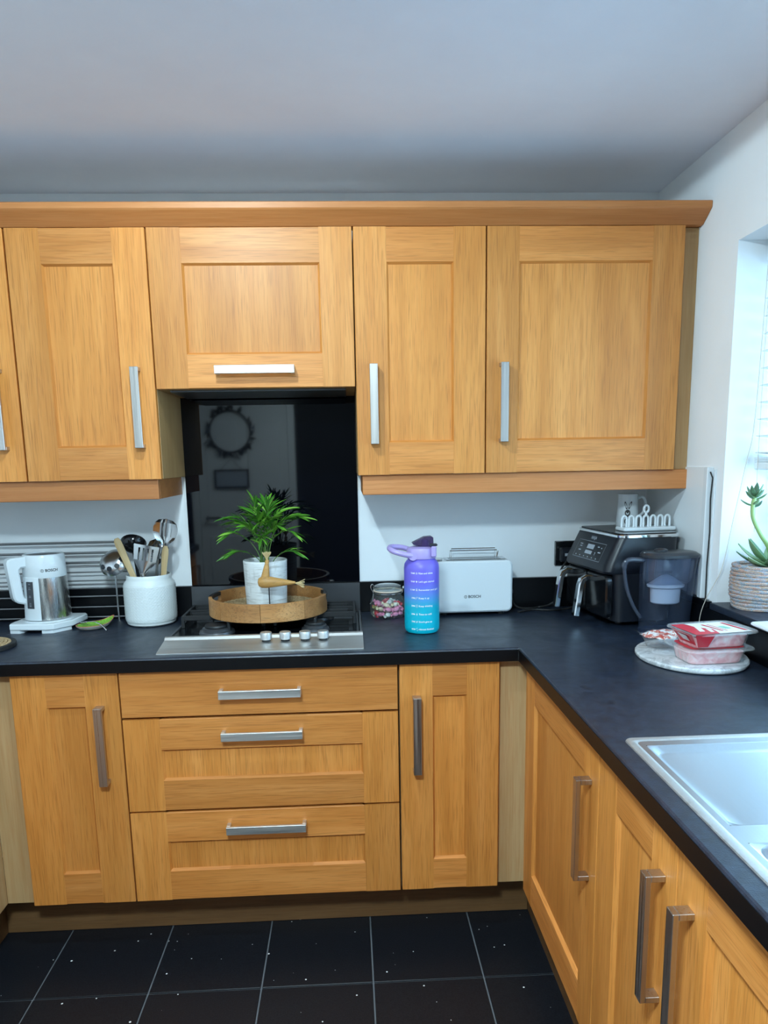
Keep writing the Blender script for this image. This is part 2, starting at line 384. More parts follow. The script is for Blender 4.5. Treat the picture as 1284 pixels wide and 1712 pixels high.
# ================================================================== CABINETS
def handle(parent, x, z, vertical, L=.234, y=-.022):
    wd, th, pr = .024, .010, .034
    if vertical: g = join(box(x-wd/2, x+wd/2, y-pr, y-pr+th, z, z+L, .001), box(x-wd/2, x+wd/2, y-pr+th, y, z, z+.011, .0008), box(x-wd/2, x+wd/2, y-pr+th, y, z+L-.011, z+L, .0008))
    else: g = join(box(x-L/2, x+L/2, y-pr, y-pr+th, z-wd/2, z+wd/2, .001), box(x-L/2, x-L/2+.011, y-pr+th, y, z-wd/2, z+wd/2, .0008), box(x+L/2-.011, x+L/2, y-pr+th, y, z-wd/2, z+wd/2, .0008))
    O('handle', g, 'nickel' if vertical else 'steel_brush_x', parent, label='brushed metal bar handle', smooth=False)
def bev_piece(a0, a1, b0, b1, inner, horiz, bw=.007, f=-.022, bk=-.001, dep=-.010):
    """frame member of a shaker door: flat front with a sloping inner edge; a = along x, b = along z; inner = side that slopes"""
    if horiz:   # rail, slope on top or bottom edge
        zi = b1 if inner > 0 else b0; zo = b0 if inner > 0 else b1; s = 1 if inner > 0 else -1
        prof = [(bk, zo), (f+.0015, zo), (f, zo+s*.0015), (f, zi-s*bw), (dep, zi), (bk, zi)]
        return loft([[(a, y, z) for y, z in prof] for a in (a0, a1)])
    xi = a1 if inner > 0 else a0; xo = a0 if inner > 0 else a1; s = 1 if inner > 0 else -1
    prof = [(bk, xo), (f+.0015, xo), (f, xo+s*.0015), (f, xi-s*bw), (dep, xi), (bk, xi)]
    return loft([[(x_, y, z) for y, x_ in prof] for z in (b0, b1)])
def door(parent, x0, z0, wd, h, hnd=None, st=.103, rl=.104, name='door'):
    """framed door: the recessed panel is the door mesh, stiles, rails and handle hang from it"""
    x1, z1 = x0+wd, z0+h
    d = O(name, box(x0+st-.012, x1-st+.012, -.012, -.002, z0+rl-.012, z1-rl+.012), 'oak_z', parent, smooth=False)
    O('stile', bev_piece(x0, x0+st, z0, z1, 1, False), 'oak_z', d, smooth=False); O('stile', bev_piece(x1-st, x1, z0, z1, -1, False), 'oak_z', d, smooth=False)
    e = .0004
    O('rail', bev_piece(x0+st-.008, x1-st+.008, z0, z0+rl, 1, True, f=-.022+e), 'oak_x', d, smooth=False)
    O('rail', bev_piece(x0+st-.008, x1-st+.008, z1-rl, z1, -1, True, f=-.022+e), 'oak_x', d, smooth=False)
    if hnd: handle(d, *hnd)
    return d
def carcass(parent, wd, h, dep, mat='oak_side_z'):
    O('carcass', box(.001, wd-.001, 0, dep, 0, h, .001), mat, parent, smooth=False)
    O('gap_shade', box(.003, wd-.003, -.0009, -.0001, .002, h-.002), 'rubber_black', parent, smooth=False)  # black sheet over the carcass front, stands in for shade in the door gaps

# --- wall cabinets: door front at y = -.345
YW = -.323; ZB = 1.4055; HW = .7148
def wallcab(label, x0, x1, hx, zb=ZB, hvert=True):
    t = T('wall_cabinet', label, 'cabinet', (x0-.002, YW, zb), 0, 'oak wall cabinets over the worktop')
    wd = x1-x0; h = ZB+HW-zb
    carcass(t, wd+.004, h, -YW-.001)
    door(t, .002, 0, wd, h, (hx-x0+.002, 1.4985-zb if hvert else 1.721-zb, hvert) if hx is not None else None)
    return t
wallcab('oak wall cabinet cut off by the left edge of the photo', -1.392, -.996, -1.047)
wallcab('single door oak wall cabinet above the kettle and utensil pot', -.9905, -.5942, -.645)
ex = wallcab('short oak extractor cabinet with horizontal handle above the black splashback', -.5902, .002, -.2945, 1.6707, False)
O('hood_filter', join(box(.03,.566,.03,.28,-.006,-.0005,.001)), 'steel_dark', ex, label='dark metal extractor underside')
wallcab('narrow oak wall cabinet just right of the splashback, above toaster and bottle', .006, .397, .0575)
wallcab('wide oak corner wall cabinet above the air fryer', .401, .995, .4515)
O('end_filler', box(.9985, XR-.0005, YW+.004, YW+.022, ZB-.001, ZB+HW, .001), 'oak_side_z', None, 'pale upright filler between the corner wall cabinet and the right wall', 'filler', smooth=False)
cp = [(-.30,2.1215), (-.345,2.1215), (-.349,2.124), (-.393,2.152), (-.397,2.156), (-.397,2.171), (-.393,2.174), (-.30,2.174)]
O('cornice', loft([[(x, y, z) for y, z in cp] for x in (XL+.001, XR-.001)]), 'oak_trim_x', None, 'long oak cornice moulding along the top of the wall cabinets', 'cornice', smooth=False)
for nm, a, c_, sx in (('oak pelmet under the wall cabinets left of the splashback', XL+.001, -.608, 1), ('oak pelmet under the wall cabinets right of the splashback', .018, XR-.002, -1)):
    t = T('light_pelmet', nm, 'pelmet', ((a+c_)/2, -.330, 1.344), 0, 'pelmets under the wall cabinets')
    h2 = (c_-a)/2
    O('pelmet_front', box(-h2, h2, 0, .018, 0, .0605, .0015), 'oak_trim_x', t, smooth=False)
    e = h2 if sx > 0 else -h2
    O('pelmet_return', box(min(e, e-sx*.018), max(e, e-sx*.018), .0185, .329, .0005, .0605, .001), 'oak_trim_x', t, smooth=False)

# --- base cabinets along the back wall: door front at y = -.586
YB = -.564; ZP = .150
def basecab(label, x0, x1, hx, loc=None, rot=0, doors=None, dep=.54, h=.719, grp='oak base cabinets'):
    wd = x1-x0
    t = T('base_cabinet', label, 'cabinet', loc or (x0-.002, YB, ZP), rot, grp)
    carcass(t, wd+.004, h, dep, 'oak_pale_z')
    for (a, c_, hh_) in (doors or [(x0, x1, hx)]):
        door(t, .002+a-x0, .003, c_-a, .7135, (hh_-x0+.002, .388, True) if hh_ is not None else None)
    return t
basecab('narrow oak base cabinet left of the drawers', -1.0005, -.6996, -.7535)
t = T('drawer_cabinet', 'wide oak base cabinet with three drawers under the hob', 'cabinet', (-.6976, YB, ZP))
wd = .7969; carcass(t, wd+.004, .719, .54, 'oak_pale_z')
d1 = O('drawer', box(.002, .002+wd, -.022, -.001, .5812, .7165, .0015), 'oak_x', t, label='plain slab top drawer', smooth=False); handle(d1, .4025, .65, False)
for z0, z1, hz in ((.003,.2852,.2345), (.2922,.5740,.524)):
    door(t, .002, z0, wd, z1-z0, (.403, hz, False), .112, .100, 'drawer')
basecab('narrow oak base cabinet right of the drawers, next to the inner corner', .1071, .4004, .1555)
O('corner_filler', join(box(.4035, .487, -.562, -.544, ZP, .869), box(.4872, .5052, -.602, -.5635, ZP, .869)), 'oak_pale_z', None, 'pale corner post between the narrow base cabinet and the sink run', 'filler', smooth=False)
O('corner_filler', join(box(-1.088, -1.0035, -.562, -.544, ZP, .869), box(-1.106, -1.0882, -.660, -.5635, ZP, .869)), 'oak_pale_z', None, 'pale corner post at the left edge beside the narrow base cabinet', 'filler', smooth=False)
# right run: local x runs towards the camera, front at x = .475
XRF = .497
RR = 'oak base cabinets'
basecab('oak base cabinet with one wide door nearest the corner on the sink side', 0, .637, .585, (XRF, -.6045, ZP), -PI/2, dep=.52)
basecab('double door oak sink cabinet with two upright handles side by side', 0, .736, None, (XRF, -1.2475, ZP), -PI/2, [(0, .366, .316), (.370, .736, .420)], dep=.52, h=.60)
basecab('oak base cabinet at the near end of the sink run', 0, .596, .05, (XRF, -1.9895, ZP), -PI/2, dep=.52)
# left run
for k in range(3):
    basecab(['oak base cabinet on the left run next to the corner post','oak base cabinet in the middle of the left run','oak base cabinet at the near end of the left run'][k], 0, .596, .05, (-1.098, -1.2625-.602*k, ZP), PI/2, dep=.56)
pl = dict(cat='plinth', smooth=False)
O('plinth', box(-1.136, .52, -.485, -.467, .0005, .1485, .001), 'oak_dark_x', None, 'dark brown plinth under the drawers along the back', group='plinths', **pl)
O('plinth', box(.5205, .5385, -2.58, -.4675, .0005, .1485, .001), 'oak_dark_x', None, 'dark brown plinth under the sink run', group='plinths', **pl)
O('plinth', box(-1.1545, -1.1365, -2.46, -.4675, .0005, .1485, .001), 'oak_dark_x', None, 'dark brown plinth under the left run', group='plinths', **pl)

# --- worktop: U shape with a cut-out for the sink
WT0, WT1 = .870, .910
XE = .4533; YE = -.6004
SX0, SX1, SY0, SY1 = .505, .955, -2.30, -1.345     # cut-out
def edge(o, z0=WT0, z1=WT1, r=.005): # profile points of the exposed edge at coordinate o (inside is +), going bottom to top
    return [(o+.001, z0), (o, z0+.001), (o, z1-r), (o+r*.3, z1-r*.3), (o+r, z1)]
pb = edge(YE) + [(-.0005, WT1), (-.0005, WT0)]
back = loft([[(x, y, z) for y, z in pb] for x in (XL+.001, XR-.001)])
def xrun(xe, sgn, y0, y1, xin):
    p = [(xe + sgn*(o-0), z) for o, z in edge(0)] + [(xin, WT1), (xin, WT0)]
    return loft([[(x, y, z) for x, z in p] for y in (y0, y1)])
YN = -2.60
right = join(xrun(XE, 1, SY1, YE+.005, XR-.001), xrun(XE, 1, SY0, SY1, SX0), box(SX1, XR-.001, SY0, SY1, WT0, WT1), xrun(XE, 1, YN, SY0, XR-.001))
left = xrun(-1.052, -1, YN+.13, YE+.005, XL+.001)
edges = join(box(-1.050, XE-.0022, YE-.0012, YE-.0002, WT0+.0008, WT1-.0055), box(XE-.0012, XE-.0002, YN, YE-.0022, WT0+.0008, WT1-.0055), box(-1.0518, -1.0508, YN+.13, YE-.0022, WT0+.0008, WT1-.0055))
wt = O('worktop', join(back, right, left), 'worktop_black', None, 'black laminate worktop running round the kitchen under the appliances', 'worktop', smooth=False)
O('edging', edges, 'edge_black', wt, label='matt black strip added to darken the worktop edge', smooth=False)  # dull strip added to darken the worktop front, which caught too much sheen
O('joint_strip', box(XE-.0020, XE+.0015, YE-.0020, YE+.002, WT0+.001, WT1-.001), 'steel', wt, label='pale metal joint strip at the inner corner', smooth=False)
O('upstand', box(XL+.001, XR-.0205, -.020, -.0003, WT1+.0003, 1.0195, .0012), 'upstand_black', None, 'black upstand along the back wall behind kettle and toaster', 'upstand', group='worktop upstands', smooth=False)
O('upstand', box(XR-.020, XR-.0003, YN, -.0003, WT1+.0003, .9995, .0012), 'upstand_black', None, 'black upstand on the right below the window sill', 'upstand', group='worktop upstands', smooth=False)
O('upstand', box(XR-.020, XR-.0045, -.545, -.0215, 1.0, 1.0195, .001), 'upstand_black', None, 'short black capping on the right upstand behind the water jug', 'upstand', group='worktop upstands', smooth=False)

# --- sink
sk = T('kitchen_sink', 'stainless steel inset sink with drainer and bowl in the right worktop', 'sink', (.49, -1.325, WT1))
# local: x to the wall (0..0.48), y negative towards the camera (0..-1.0)
def ring(x0, x1, y0, y1, z, r, k=5):
    return [((x0+x1)/2 + a, (y0+y1)/2 + c_, z) for a, c_ in rrect(x1-x0, y1-y0, r, k)]
def basin(x0, x1, y0, y1, steps):
    return loft([ring(x0+i, x1-i, y0+i, y1-i, z, max(rr, .004)) for i, z, rr in steps], (False, True))
W_, L_ = .475, .985
A = (.030, W_-.045, -.355, -.040)     # drainer recess
B = (.030, W_-.045, -.600, -.405)     # half bowl
B2 = (.030, W_-.045, -.960, -.640)    # main bowl
rim = [(0, -.004)]
outer = [ring(i, W_-i, -L_+i, -i, z, r) for i, z, r in ((0,.0004,.018), (.001,.003,.018), (.012,.0042,.016), (.016,.0030,.014), (.019,.0020,.013))]
g = loft(outer, (False, False))
def deck(z):
    """flat deck with three rectangular holes, built from strips"""
    x0, x1, y0, y1 = .019, W_-.019, -L_+.019, -.019; gs = []
    ys = [y0, B2[2], B2[3], B[2], B[3], A[2], A[3], y1]
    for i in range(7):
        if i % 2 == 0: gs.append(G([(x0,ys[i],z),(x1,ys[i],z),(x1,ys[i+1],z),(x0,ys[i+1],z)], [(0,1,2,3)]))
        else:
            gs.append(G([(x0,ys[i],z),(A[0],ys[i],z),(A[0],ys[i+1],z),(x0,ys[i+1],z)], [(0,1,2,3)])); gs.append(G([(A[1],ys[i],z),(x1,ys[i],z),(x1,ys[i+1],z),(A[1],ys[i+1],z)], [(0,1,2,3)]))
    return join(*gs)
O('rim', g, 'steel_satin', sk); O('deck', deck(.0019), 'steel_brush_y', sk)
sh = ((0,.0019,.004), (.003,.0008,.02), (.012,-.007,.02), (.018,-.0085,.018))
O('drainer', basin(*A, sh), 'steel_brush_y', sk)
for nm, Q in (('bowl', B), ('bowl', B2)):
    O(nm, basin(*Q, ((0,.0019,.004), (.004,.0006,.03), (.007,-.006,.032), (.014,-.12,.04), (.035,-.145,.04), (.05,-.148,.03))), 'steel_brush_y', sk)
O('waste', mv(lathe([(.035,.0),(.035,.003),(.028,.003),(.026,.0005)], 24), .235, -.80, -.148), 'chrome', sk)

# ================================================================== ON THE WORKTOP
Z = WT1 + .0003
# ---------------- hob
hb = T('gas_hob', 'stainless steel gas hob with black top set into the worktop', 'hob', (-.293, -.30, Z))
HW_ = .299
fp = [(-.262,0), (-.262,.003), (-.256,.0045), (-.252,.0052), (-.158,.017), (-.150,.024), (-.142,.026), (-.134,.024), (-.130,.014), (-.130,0)]
O('front_panel', loft([[(x, y, z) for y, z in fp] for x in (-HW_, HW_)]), 'steel_brush_x', hb, label='brushed steel front strip', angle=25)
O('hob_top', join(box(-.29, .29, -.1298, .235, .001, .012, .002)), 'gloss_black', hb, label='glossy black hob plate')
O('side_trim', box(-HW_, -.2902, -.1298, .235, 0, .016, .002), 'steel_dark', hb); O('side_trim', box(.2902, HW_, -.1298, .235, 0, .016, .002), 'steel_dark', hb)
for bx, by, r in ((-.16,-.045,.045), (-.16,.14,.036), (.15,-.045,.036), (.15,.14,.045)):
    bn = O('burner', mv(lathe([(r*1.25,.0), (r*1.2,.008), (r,.010), (r,.016), (r*.9,.018)], 28), bx, by, .0122), 'steel_dark', hb)
    O('burner_cap', mv(lathe([(r*.82,.0), (r*.85,.004), (r*.8,.009), (r*.2,.010)], 28), bx, by, .0302), 'iron_black', bn)
def bar(p, q, wd=.009, ht=.016):
    p, q = Vector(p), Vector(q); d = (q-p); L = d.length
    g = box(0, L, -wd/2, wd/2, -ht, 0, .0015)
    return xf(g, Matrix.Translation(p) @ d.to_track_quat('X', 'Z').to_matrix().to_4x4())
for cx in (-.1525, .1455):
    gs = []; x0, x1, y0, y1, zt = cx-.13, cx+.13, .035, .225, .052
    for y in (y0, (y0+y1)/2, y1): gs.append(bar((x0,y,zt),(x1,y,zt)))
    for x in (x0, x1): gs.append(bar((x,y0,zt),(x,y1,zt)))
    for by in (.085, .18):
        gs += [bar((cx-.11,by,zt),(cx-.022,by,zt)), bar((cx+.022,by,zt),(cx+.11,by,zt))]
    for yy in (y0, y1):
        gs.append(bar((cx,yy,zt),(cx,yy+(.03 if yy < .1 else -.03),zt)))
    for x in (x0, x1):
        for y in (y0, y1): gs.append(tube([(x,y,zt-.002),(x,y,.013)], [.005,.007], 8))
    lx = cx + (.032 if cx < 0 else .005); gs += [bar((lx,y0,zt),(lx,-.062,zt)), tube([(lx,-.060,zt-.002),(lx,-.060,.013)], [.005,.007], 8)]
    O('pan_support', join(*gs), 'iron_black', hb, label='black cast iron pan support')
for kx in (-.284, -.227, -.168, -.114):
    kb = O('knob', mv(lathe([(.0165,.005), (.0172,.008), (.0172,.024), (.0160,.0262), (.002,.0265)], 28), kx+.293, -.185, .0145), 'steel_satin', hb, label='brushed steel control knob')
    O('knob_collar', mv(lathe([(.013,-.004), (.013,.0052)], 20), kx+.293, -.185, .0145), 'rubber_black', kb)

# ---------------- round wooden tray with mat, plant pot and bird
TZ = Z + .0525
tr = T('serving_tray', 'round wooden serving tray standing on the hob', 'tray', (-.301, -.222, TZ))
O('tray_base', lathe([(.178,.0), (.181,.002), (.181,.009), (.178,.011)], 64), 'tray_wood', tr)
def arc(r0, r1, z0, z1, a0, a1, n=12, b=.0015):
    rings = []
    for i in range(n+1):
        a = a0 + (a1-a0)*i/n; c_, s_ = math.cos(a), math.sin(a)
        rings.append([((r)*c_, (r)*s_, z) for r, z in ((r0,z0+b), (r0+b,z0), (r1-b,z0), (r1,z0+b), (r1,z1-b), (r1-b,z1), (r0+b,z1), (r0,z1-b))])
    return loft(rings)
segs = [(-3.02,-2.35), (-2.35,-1.60), (-1.60,-.85), (-.85,-.12), (.33,1.10), (1.10,1.85), (1.85,2.75)]
for i, (a0, a1) in enumerate(segs):
    O('rim_segment', mesh('rim_segment', arc(.1815, .1935, .0, .058, a0+.003, a1-.003), 'tray_wood'), '', tr)
for a0, a1 in ((-.12,.33), (2.75,3.263)):
    O('rim_segment', mesh('rim_segment', arc(.1815, .1935, .0, .030, a0+.003, a1-.003), 'tray_wood'), '', tr)
    O('tray_handle', arc(.181, .194, .045, .058, a0, a1), 'iron_black', tr, label='black metal handle in the rim')
mt = T('woven_mat', 'round woven seagrass mat lying in the wooden tray', 'mat', (-.301, -.222, TZ+.0115))
m, N, L, b = base('seagrass', (.42,.29,.15), .8)
L.new(ramp(N, L, noise(N, L, coords(N, L, (1,1,1)), 190, 3, .6), [(.3, (.22,.14,.06)), (.5, (.45,.31,.16)), (.75, (.66,.50,.30))]), b.inputs['Base Color'])
rr_ = .010; k = 0
while rr_ < .172:
    n = max(12, int(rr_*2*PI/.009)); pts = [(rr_*math.cos(2*PI*j/n), rr_*math.sin(2*PI*j/n), .005 + .0016*(j % 2)) for j in range(n)]
    O('coil', tube(pts, .0047, 6, True), 'seagrass', mt); rr_ += .0095
# whitewashed plant pot
m, N, L, b = base('whitewash', (.72,.74,.74), .75)
v1 = coords(N, L, (60,60,9)); v2 = coords(N, L, (12,12,150))
f1 = ramp(N, L, noise(N, L, v2, 1.2, 4, .7), [(.50, (0,0,0)), (.70, (.85,)*3)]); f2 = ramp(N, L, noise(N, L, v1, 1.3, 3, .6), [(.54, (0,0,0)), (.72, (.6,)*3)])
c = mixc(N, L, mixc(N, L, (.74,.76,.76), (.40,.39,.36), f1), (.46,.46,.44), f2); L.new(c, b.inputs['Base Color'])
bump(N, L, b, noise(N, L, v2, 1.2, 4, .7), .35, .002)
PZ = TZ + .0185; PX, PY = -.303, -.250
pt = T('plant_pot', 'whitewashed ceramic plant pot standing in the wooden tray', 'pot', (PX, PY, PZ))
O('pot_body', lathe([(.060,.0), (.0645,.002), (.0655,.006), (.0705,.148), (.0712,.155), (.0700,.158), (.0670,.157), (.0655,.150), (.061,.03), (.02,.02)], 48), 'whitewash', pt)
m, N, L, b = base('soil', (.035,.024,.016), .95)
L.new(ramp(N, L, noise(N, L, coords(N, L), 160, 4, .7), [(.35, (.015,.010,.007)), (.7, (.075,.052,.034))]), b.inputs['Base Color'])
soilg = lathe([(.0665,.128), (.05,.136), (.02,.140), (.001,.141)], 32, (False, True))
O('soil', soilg, 'soil', pt)
# palm
m, N, L, b = base('palm_leaf', (.05,.20,.02), .42)
oi = N.new('ShaderNodeObjectInfo')
L.new(ramp(N, L, oi.outputs['Random'], [(.0, (.025,.12,.010)), (.45, (.065,.24,.018)), (.8, (.13,.36,.03)), (1.0, (.26,.50,.07))]), b.inputs['Base Color'])
b.inputs['Subsurface Weight'].default_value = 0.0
base('palm_stem', (.10,.20,.035), .5)
pm = T('parlour_palm', 'bushy green palm growing in the whitewashed pot', 'plant', (PX, PY, PZ+.130))
def leaflet(L_, wd):
    n = 6; V = []; F = []
    for i in range(n+1):
        t = i/n; hwid = wd*math.sin(PI*min(1, t*.90+.07))**.8*(1-t*.45) if i < n else .0002
        zc = .10*L_*t - .22*L_*t*t
        V += [(L_*t, -hwid, zc+.15*hwid), (L_*t, 0, zc-.25*hwid), (L_*t, hwid, zc+.15*hwid)]
    for i in range(n):
        a = 3*i; F += [(a, a+1, a+4, a+3), (a+1, a+2, a+5, a+4)]
    return G(V, F)
LEAF = [mesh('leaflet', leaflet(l, w_), 'palm_leaf', True, 60) for l, w_ in ((.060,.0062), (.070,.0066), (.050,.0058))]
rnd = random.Random(21)
fronds = [ # azimuth, reach, height, droop
 (3.10,.120,.165,.006), (3.40,.118,.120,.012), (2.75,.115,.150,.008), (2.30,.090,.185,.0), (1.75,.065,.200,-.01), (1.20,.070,.190,-.005), (.65,.095,.180,.0),
 (.10,.130,.165,.010), (-.25,.135,.120,.020), (-.70,.105,.140,.010), (-1.15,.080,.160,.0), (-1.60,.065,.150,.005), (-2.05,.075,.170,.0), (-2.50,.095,.140,.010),
 (-3.0,.105,.055,.012), (-.30,.095,.055,.012), (-1.85,.040,.195,-.02), (-.9,.045,.190,-.02), (.3,.070,.150,.0), (2.95,.070,.140,.0), (-1.35,.070,.105,.01)]
for az, reach, hgt, drp in fronds:
    az += rnd.uniform(-.10,.10); b0 = Vector((rnd.uniform(-.02,.02), rnd.uniform(-.02,.02), .005))
    d = Vector((math.cos(az), math.sin(az), 0)); up = Vector((0,0,1))
    P = [b0, b0 + d*reach*.15 + up*hgt*.45, b0 + d*reach*.42 + up*hgt*.80, b0 + d*reach*.75 + up*hgt*.97, b0 + d*reach + up*(hgt-drp)]
    sp = spline(P, 7); m_ = len(sp)
    fo = O('frond', tube(sp, [.0017*(1-.7*i/m_) for i in range(m_)], 5), 'palm_stem', pm)
    st = int(m_*.42); nl = 7
    for i in range(nl):
        u = st + (m_-2-st)*i/(nl-1); k = min(int(u), m_-2)
        p = Vector(sp[k]); tng = (Vector(sp[k+1])-Vector(sp[k])).normalized()
        side = tng.cross(up).normalized()
        for s in (-1, 1):
            ang = 1.0 - .70*i/(nl-1)
            dx = (tng*math.cos(ang) + side*s*math.sin(ang) + up*rnd.uniform(-.10,.22)).normalized()
            zz = (up - dx*up.dot(dx)).normalized(); yy = zz.cross(dx)
            R3 = Matrix((dx, yy, zz)).transposed().to_4x4() @ Matrix.Rotation(s*rnd.uniform(.1,.7), 4, 'X')
            sc = (1.0 - .45*abs(i/(nl-1)-.4))*rnd.uniform(.85,1.1)*(0.85 if reach < .06 else 1.0)
            o = O('leaflet', LEAF[rnd.randrange(3)], '', fo)
            o.matrix_local = Matrix.Translation(p) @ R3 @ Matrix.Scale(sc, 4)
# bird ornament
bd = T('bird_ornament', 'small wooden bird on a thin metal rod in front of the white pot', 'ornament', (-.281, -.372, TZ+.0185))
O('stand', lathe([(.016,0), (.016,.003), (.002,.0035)], 20), 'iron_black', bd)
O('rod', tube([(0,0,.003),(0,0,.092)], .0019, 8), 'iron_black', bd)
ax = [(-.034,.002),(-.031,.012),(-.022,.0175),(-.008,.0188),(.010,.0165),(.035,.0125),(.060,.0082),(.076,.0048),(.082,.0040),(.083,.001)]
body = mv(ry(lathe([(r, z) for z, r in ax], 24), PI/2), 0, 0, .103)
body = (body[0] + np.stack([body[0][:,0]*0, body[0][:,0]*0, -np.maximum(body[0][:,0],0)*.05], 1), body[1])
O('bird_body', body, 'bird_wood', bd)
nk = lathe([(.0140,-.006), (.0136,.006), (.0105,.025), (.0080,.040), (.0062,.048), (.0068,.054), (.0052,.060), (.001,.061)], 20)
nk = (nk[0] + np.stack([nk[0][:,2]*.16-.011, nk[0][:,2]*0, nk[0][:,2]*0], 1), nk[1])
O('bird_neck', mv(nk, 0, 0, .112), 'bird_wood', bd)
base('straw', (.62,.47,.24), .8)
def brush(n, L_, spread, seed):
    r_ = random.Random(seed); gs = []
    for i in range(n):
        a = r_.uniform(0, 2*PI); s_ = r_.uniform(0,1)**.5*spread; l = L_*r_.uniform(.75,1.1)
        gs.append(tube([(0,0,0), (s_*.35*math.cos(a)*l, s_*.35*math.sin(a)*l, l*.5), (s_*math.cos(a)*l, s_*math.sin(a)*l, l)], [.0016,.0014,.0011], 4))
    return join(*gs)
O('crest', mv(brush(44, .025, .62, 3), -.0025, 0, .170), 'straw', bd, label='straw crest')
O('tail', mv(ry(brush(44, .028, .5, 5), PI/2+.12), .081, 0, .098), 'straw', bd, label='straw tail tuft')

# ---------------- kettle
ke = T('electric_kettle', 'white and steel electric kettle on its white base', 'kettle', (-1.052, -.140, Z), -.10)
bp = [(-.092,-.085),(-.085,-.098),(.040,-.098),(.060,-.090),(.096,-.030),(.098,.075),(.088,.090),(-.082,.090),(-.092,.080)]
O('base_plate', join(prism(bp, .011, .032, .003)), 'white_gloss', ke)
ft = [(-.088,-.092),(-.055,-.094),(-.047,-.08),(-.055,.0),(-.088,.0)]; ft2 = [(.020,-.094),(.055,-.088),(.090,-.030),(.060,.0),(.030,-.07)]
O('foot', prism(ft, 0, .0112), 'white_gloss', ke); O('foot', prism(ft2, 0, .0112), 'white_gloss', ke); O('foot', prism([(-.08,.03),(.085,.03),(.085,.08),(-.08,.08)], 0, .0112), 'rubber_black', ke)
O('base_disc', lathe([(.078,.0322),(.078,.0345),(.070,.036)], 48), 'white_gloss', ke)
O('steel_body', lathe([(.066,.0365),(.0725,.038),(.0735,.042),(.0675,.180)], 64, (True, False)), 'steel_brush_z', ke, label='brushed steel body')
O('collar', lathe([(.0680,.178),(.0688,.180),(.0662,.246),(.0640,.252),(.061,.254),(.0600,.250),(.0600,.246)], 64, (False, False)), 'white_gloss', ke, label='white top band')
O('lid', lathe([(.0598,.244),(.0598,.249),(.050,.251),(.004,.252)], 48), 'steel_dark', ke, label='grey recessed lid')
ha = math.radians(226)          # direction of the handle
hp = [(.060,.250),(.108,.247),(.117,.243),(.1215,.233),(.111,.118),(.106,.106),(.098,.099),(.070,.090),(.070,.108),(.0765,.113),(.0785,.122),(.0850,.200),(.0840,.208),(.079,.213),(.060,.213)]
hd = xz(prism(hp, -.0205, .0205, .005))
O('kettle_handle', rz(hd, ha), 'white_gloss', ke)
O('water_strip', lathe([(.0700,.0375),(.0755,.0385),(.0765,.042),(.0705,.181),(.066,.182)], 10, a0=ha+.0, a1=ha+.95), 'white_gloss', ke, label='white upright strip beside the handle')
O('control_strip', lathe([(.0745,.078),(.0758,.080),(.0722,.166),(.0708,.168)], 8, a0=ha+.30, a1=ha+.68), 'plastic_dark', ke, label='dark control strip')
def kprint(g, zc, R, a): return wrap(mv(upright(g), 0, 0, zc), R, a)
ctl = []
for zc, s_ in ((.160,.0045), (.148,.003), (.143,.0045), (.121,.0035), (.117,.0045), (.097,.004), (.092,.0045), (.087,.004)):
    ctl.append(kprint(box(-s_, s_, -.0011, .0011, 0, .0001), zc, .0762-(zc-.08)*.042, ha+.49))
O('control_print', join(*ctl), 'print_grey', ke)
la = math.radians(304) + .10
logo = lambda R: join(*[loft([[(R*math.cos(a)*k_, R*math.sin(a)*k_, 0) for a in np.linspace(0, 2*PI, 25)[:-1]] for k_ in (1, .8)], (False, False)), box(-R*.28, -R*.16, -R*.7, R*.7, 0, .0001), box(R*.16, R*.28, -R*.7, R*.7, 0, .0001), box(-R*.28, R*.28, -R*.09, R*.09, 0, .0001)])
O('logo', kprint(join(mv(logo(.0052), -.022, 0, 0), mv(text('BOSCH', .0125, 'LEFT', .0003), -.013, 0, 0)), .203, .0684, la), 'print_black', ke, label='BOSCH lettering')

# ---------------- wire rack behind the kettle
rk = T('wire_rack', 'low wire rack of horizontal metal rods against the wall behind the kettle', 'rack', (-1.20, -.040, Z))
base('rack_metal', (.30,.30,.31), .42, .85)
for z in (.012,.048,.086,.128,.142,.172,.206,.240,.276): O('rod', tube([(-.30,0,z),(.41 if z < .2 else .36,0,z)], .0026 if z < .19 else .0046, 8), 'rack_metal', rk)
O('post', tube([(.352,-.006,0),(.352,-.006,.215),(.352,.001,.23)], .0035, 8), 'steel', rk); O('post', tube([(-.25,-.006,0),(-.25,-.006,.28)], .0035, 8), 'steel', rk)
O('foot_bar', tube([(.352,-.006,.0035),(.352,.014,.0035)], .0035, 8), 'steel', rk)

# ---------------- utensil pot
m, N, L, b = base('pot_white', (.76,.80,.80), .35)
up = T('utensil_pot', 'white ceramic utensil pot with a fine diamond texture', 'pot', (-.716, -.112, Z))
def knurl():
    n = 144; rows = 96; rings = []
    for i in range(rows+1):
        z = .012 + (.140-.012)*i/rows; r0 = .0845 - .003*max(0, (.03-z)/.02)**2
        e = min(1, i/4, (rows-i)/4)
        rings.append([((r0 + e*.0028*abs(math.sin(26*a + z*290)) * abs(math.sin(26*a - z*290)))*math.cos(a), (r0 + e*.0028*abs(math.sin(26*a + z*290))*abs(math.sin(26*a - z*290)))*math.sin(a), z) for a in [2*PI*j/n for j in range(n)]])
    return loft(rings, (False, False))
O('pot_wall', knurl(), 'pot_white', up, angle=60)
O('pot_foot', lathe([(.066,.0),(.074,.001),(.081,.006),(.0822,.0125)], 64, (True, False)), 'pot_white', up)
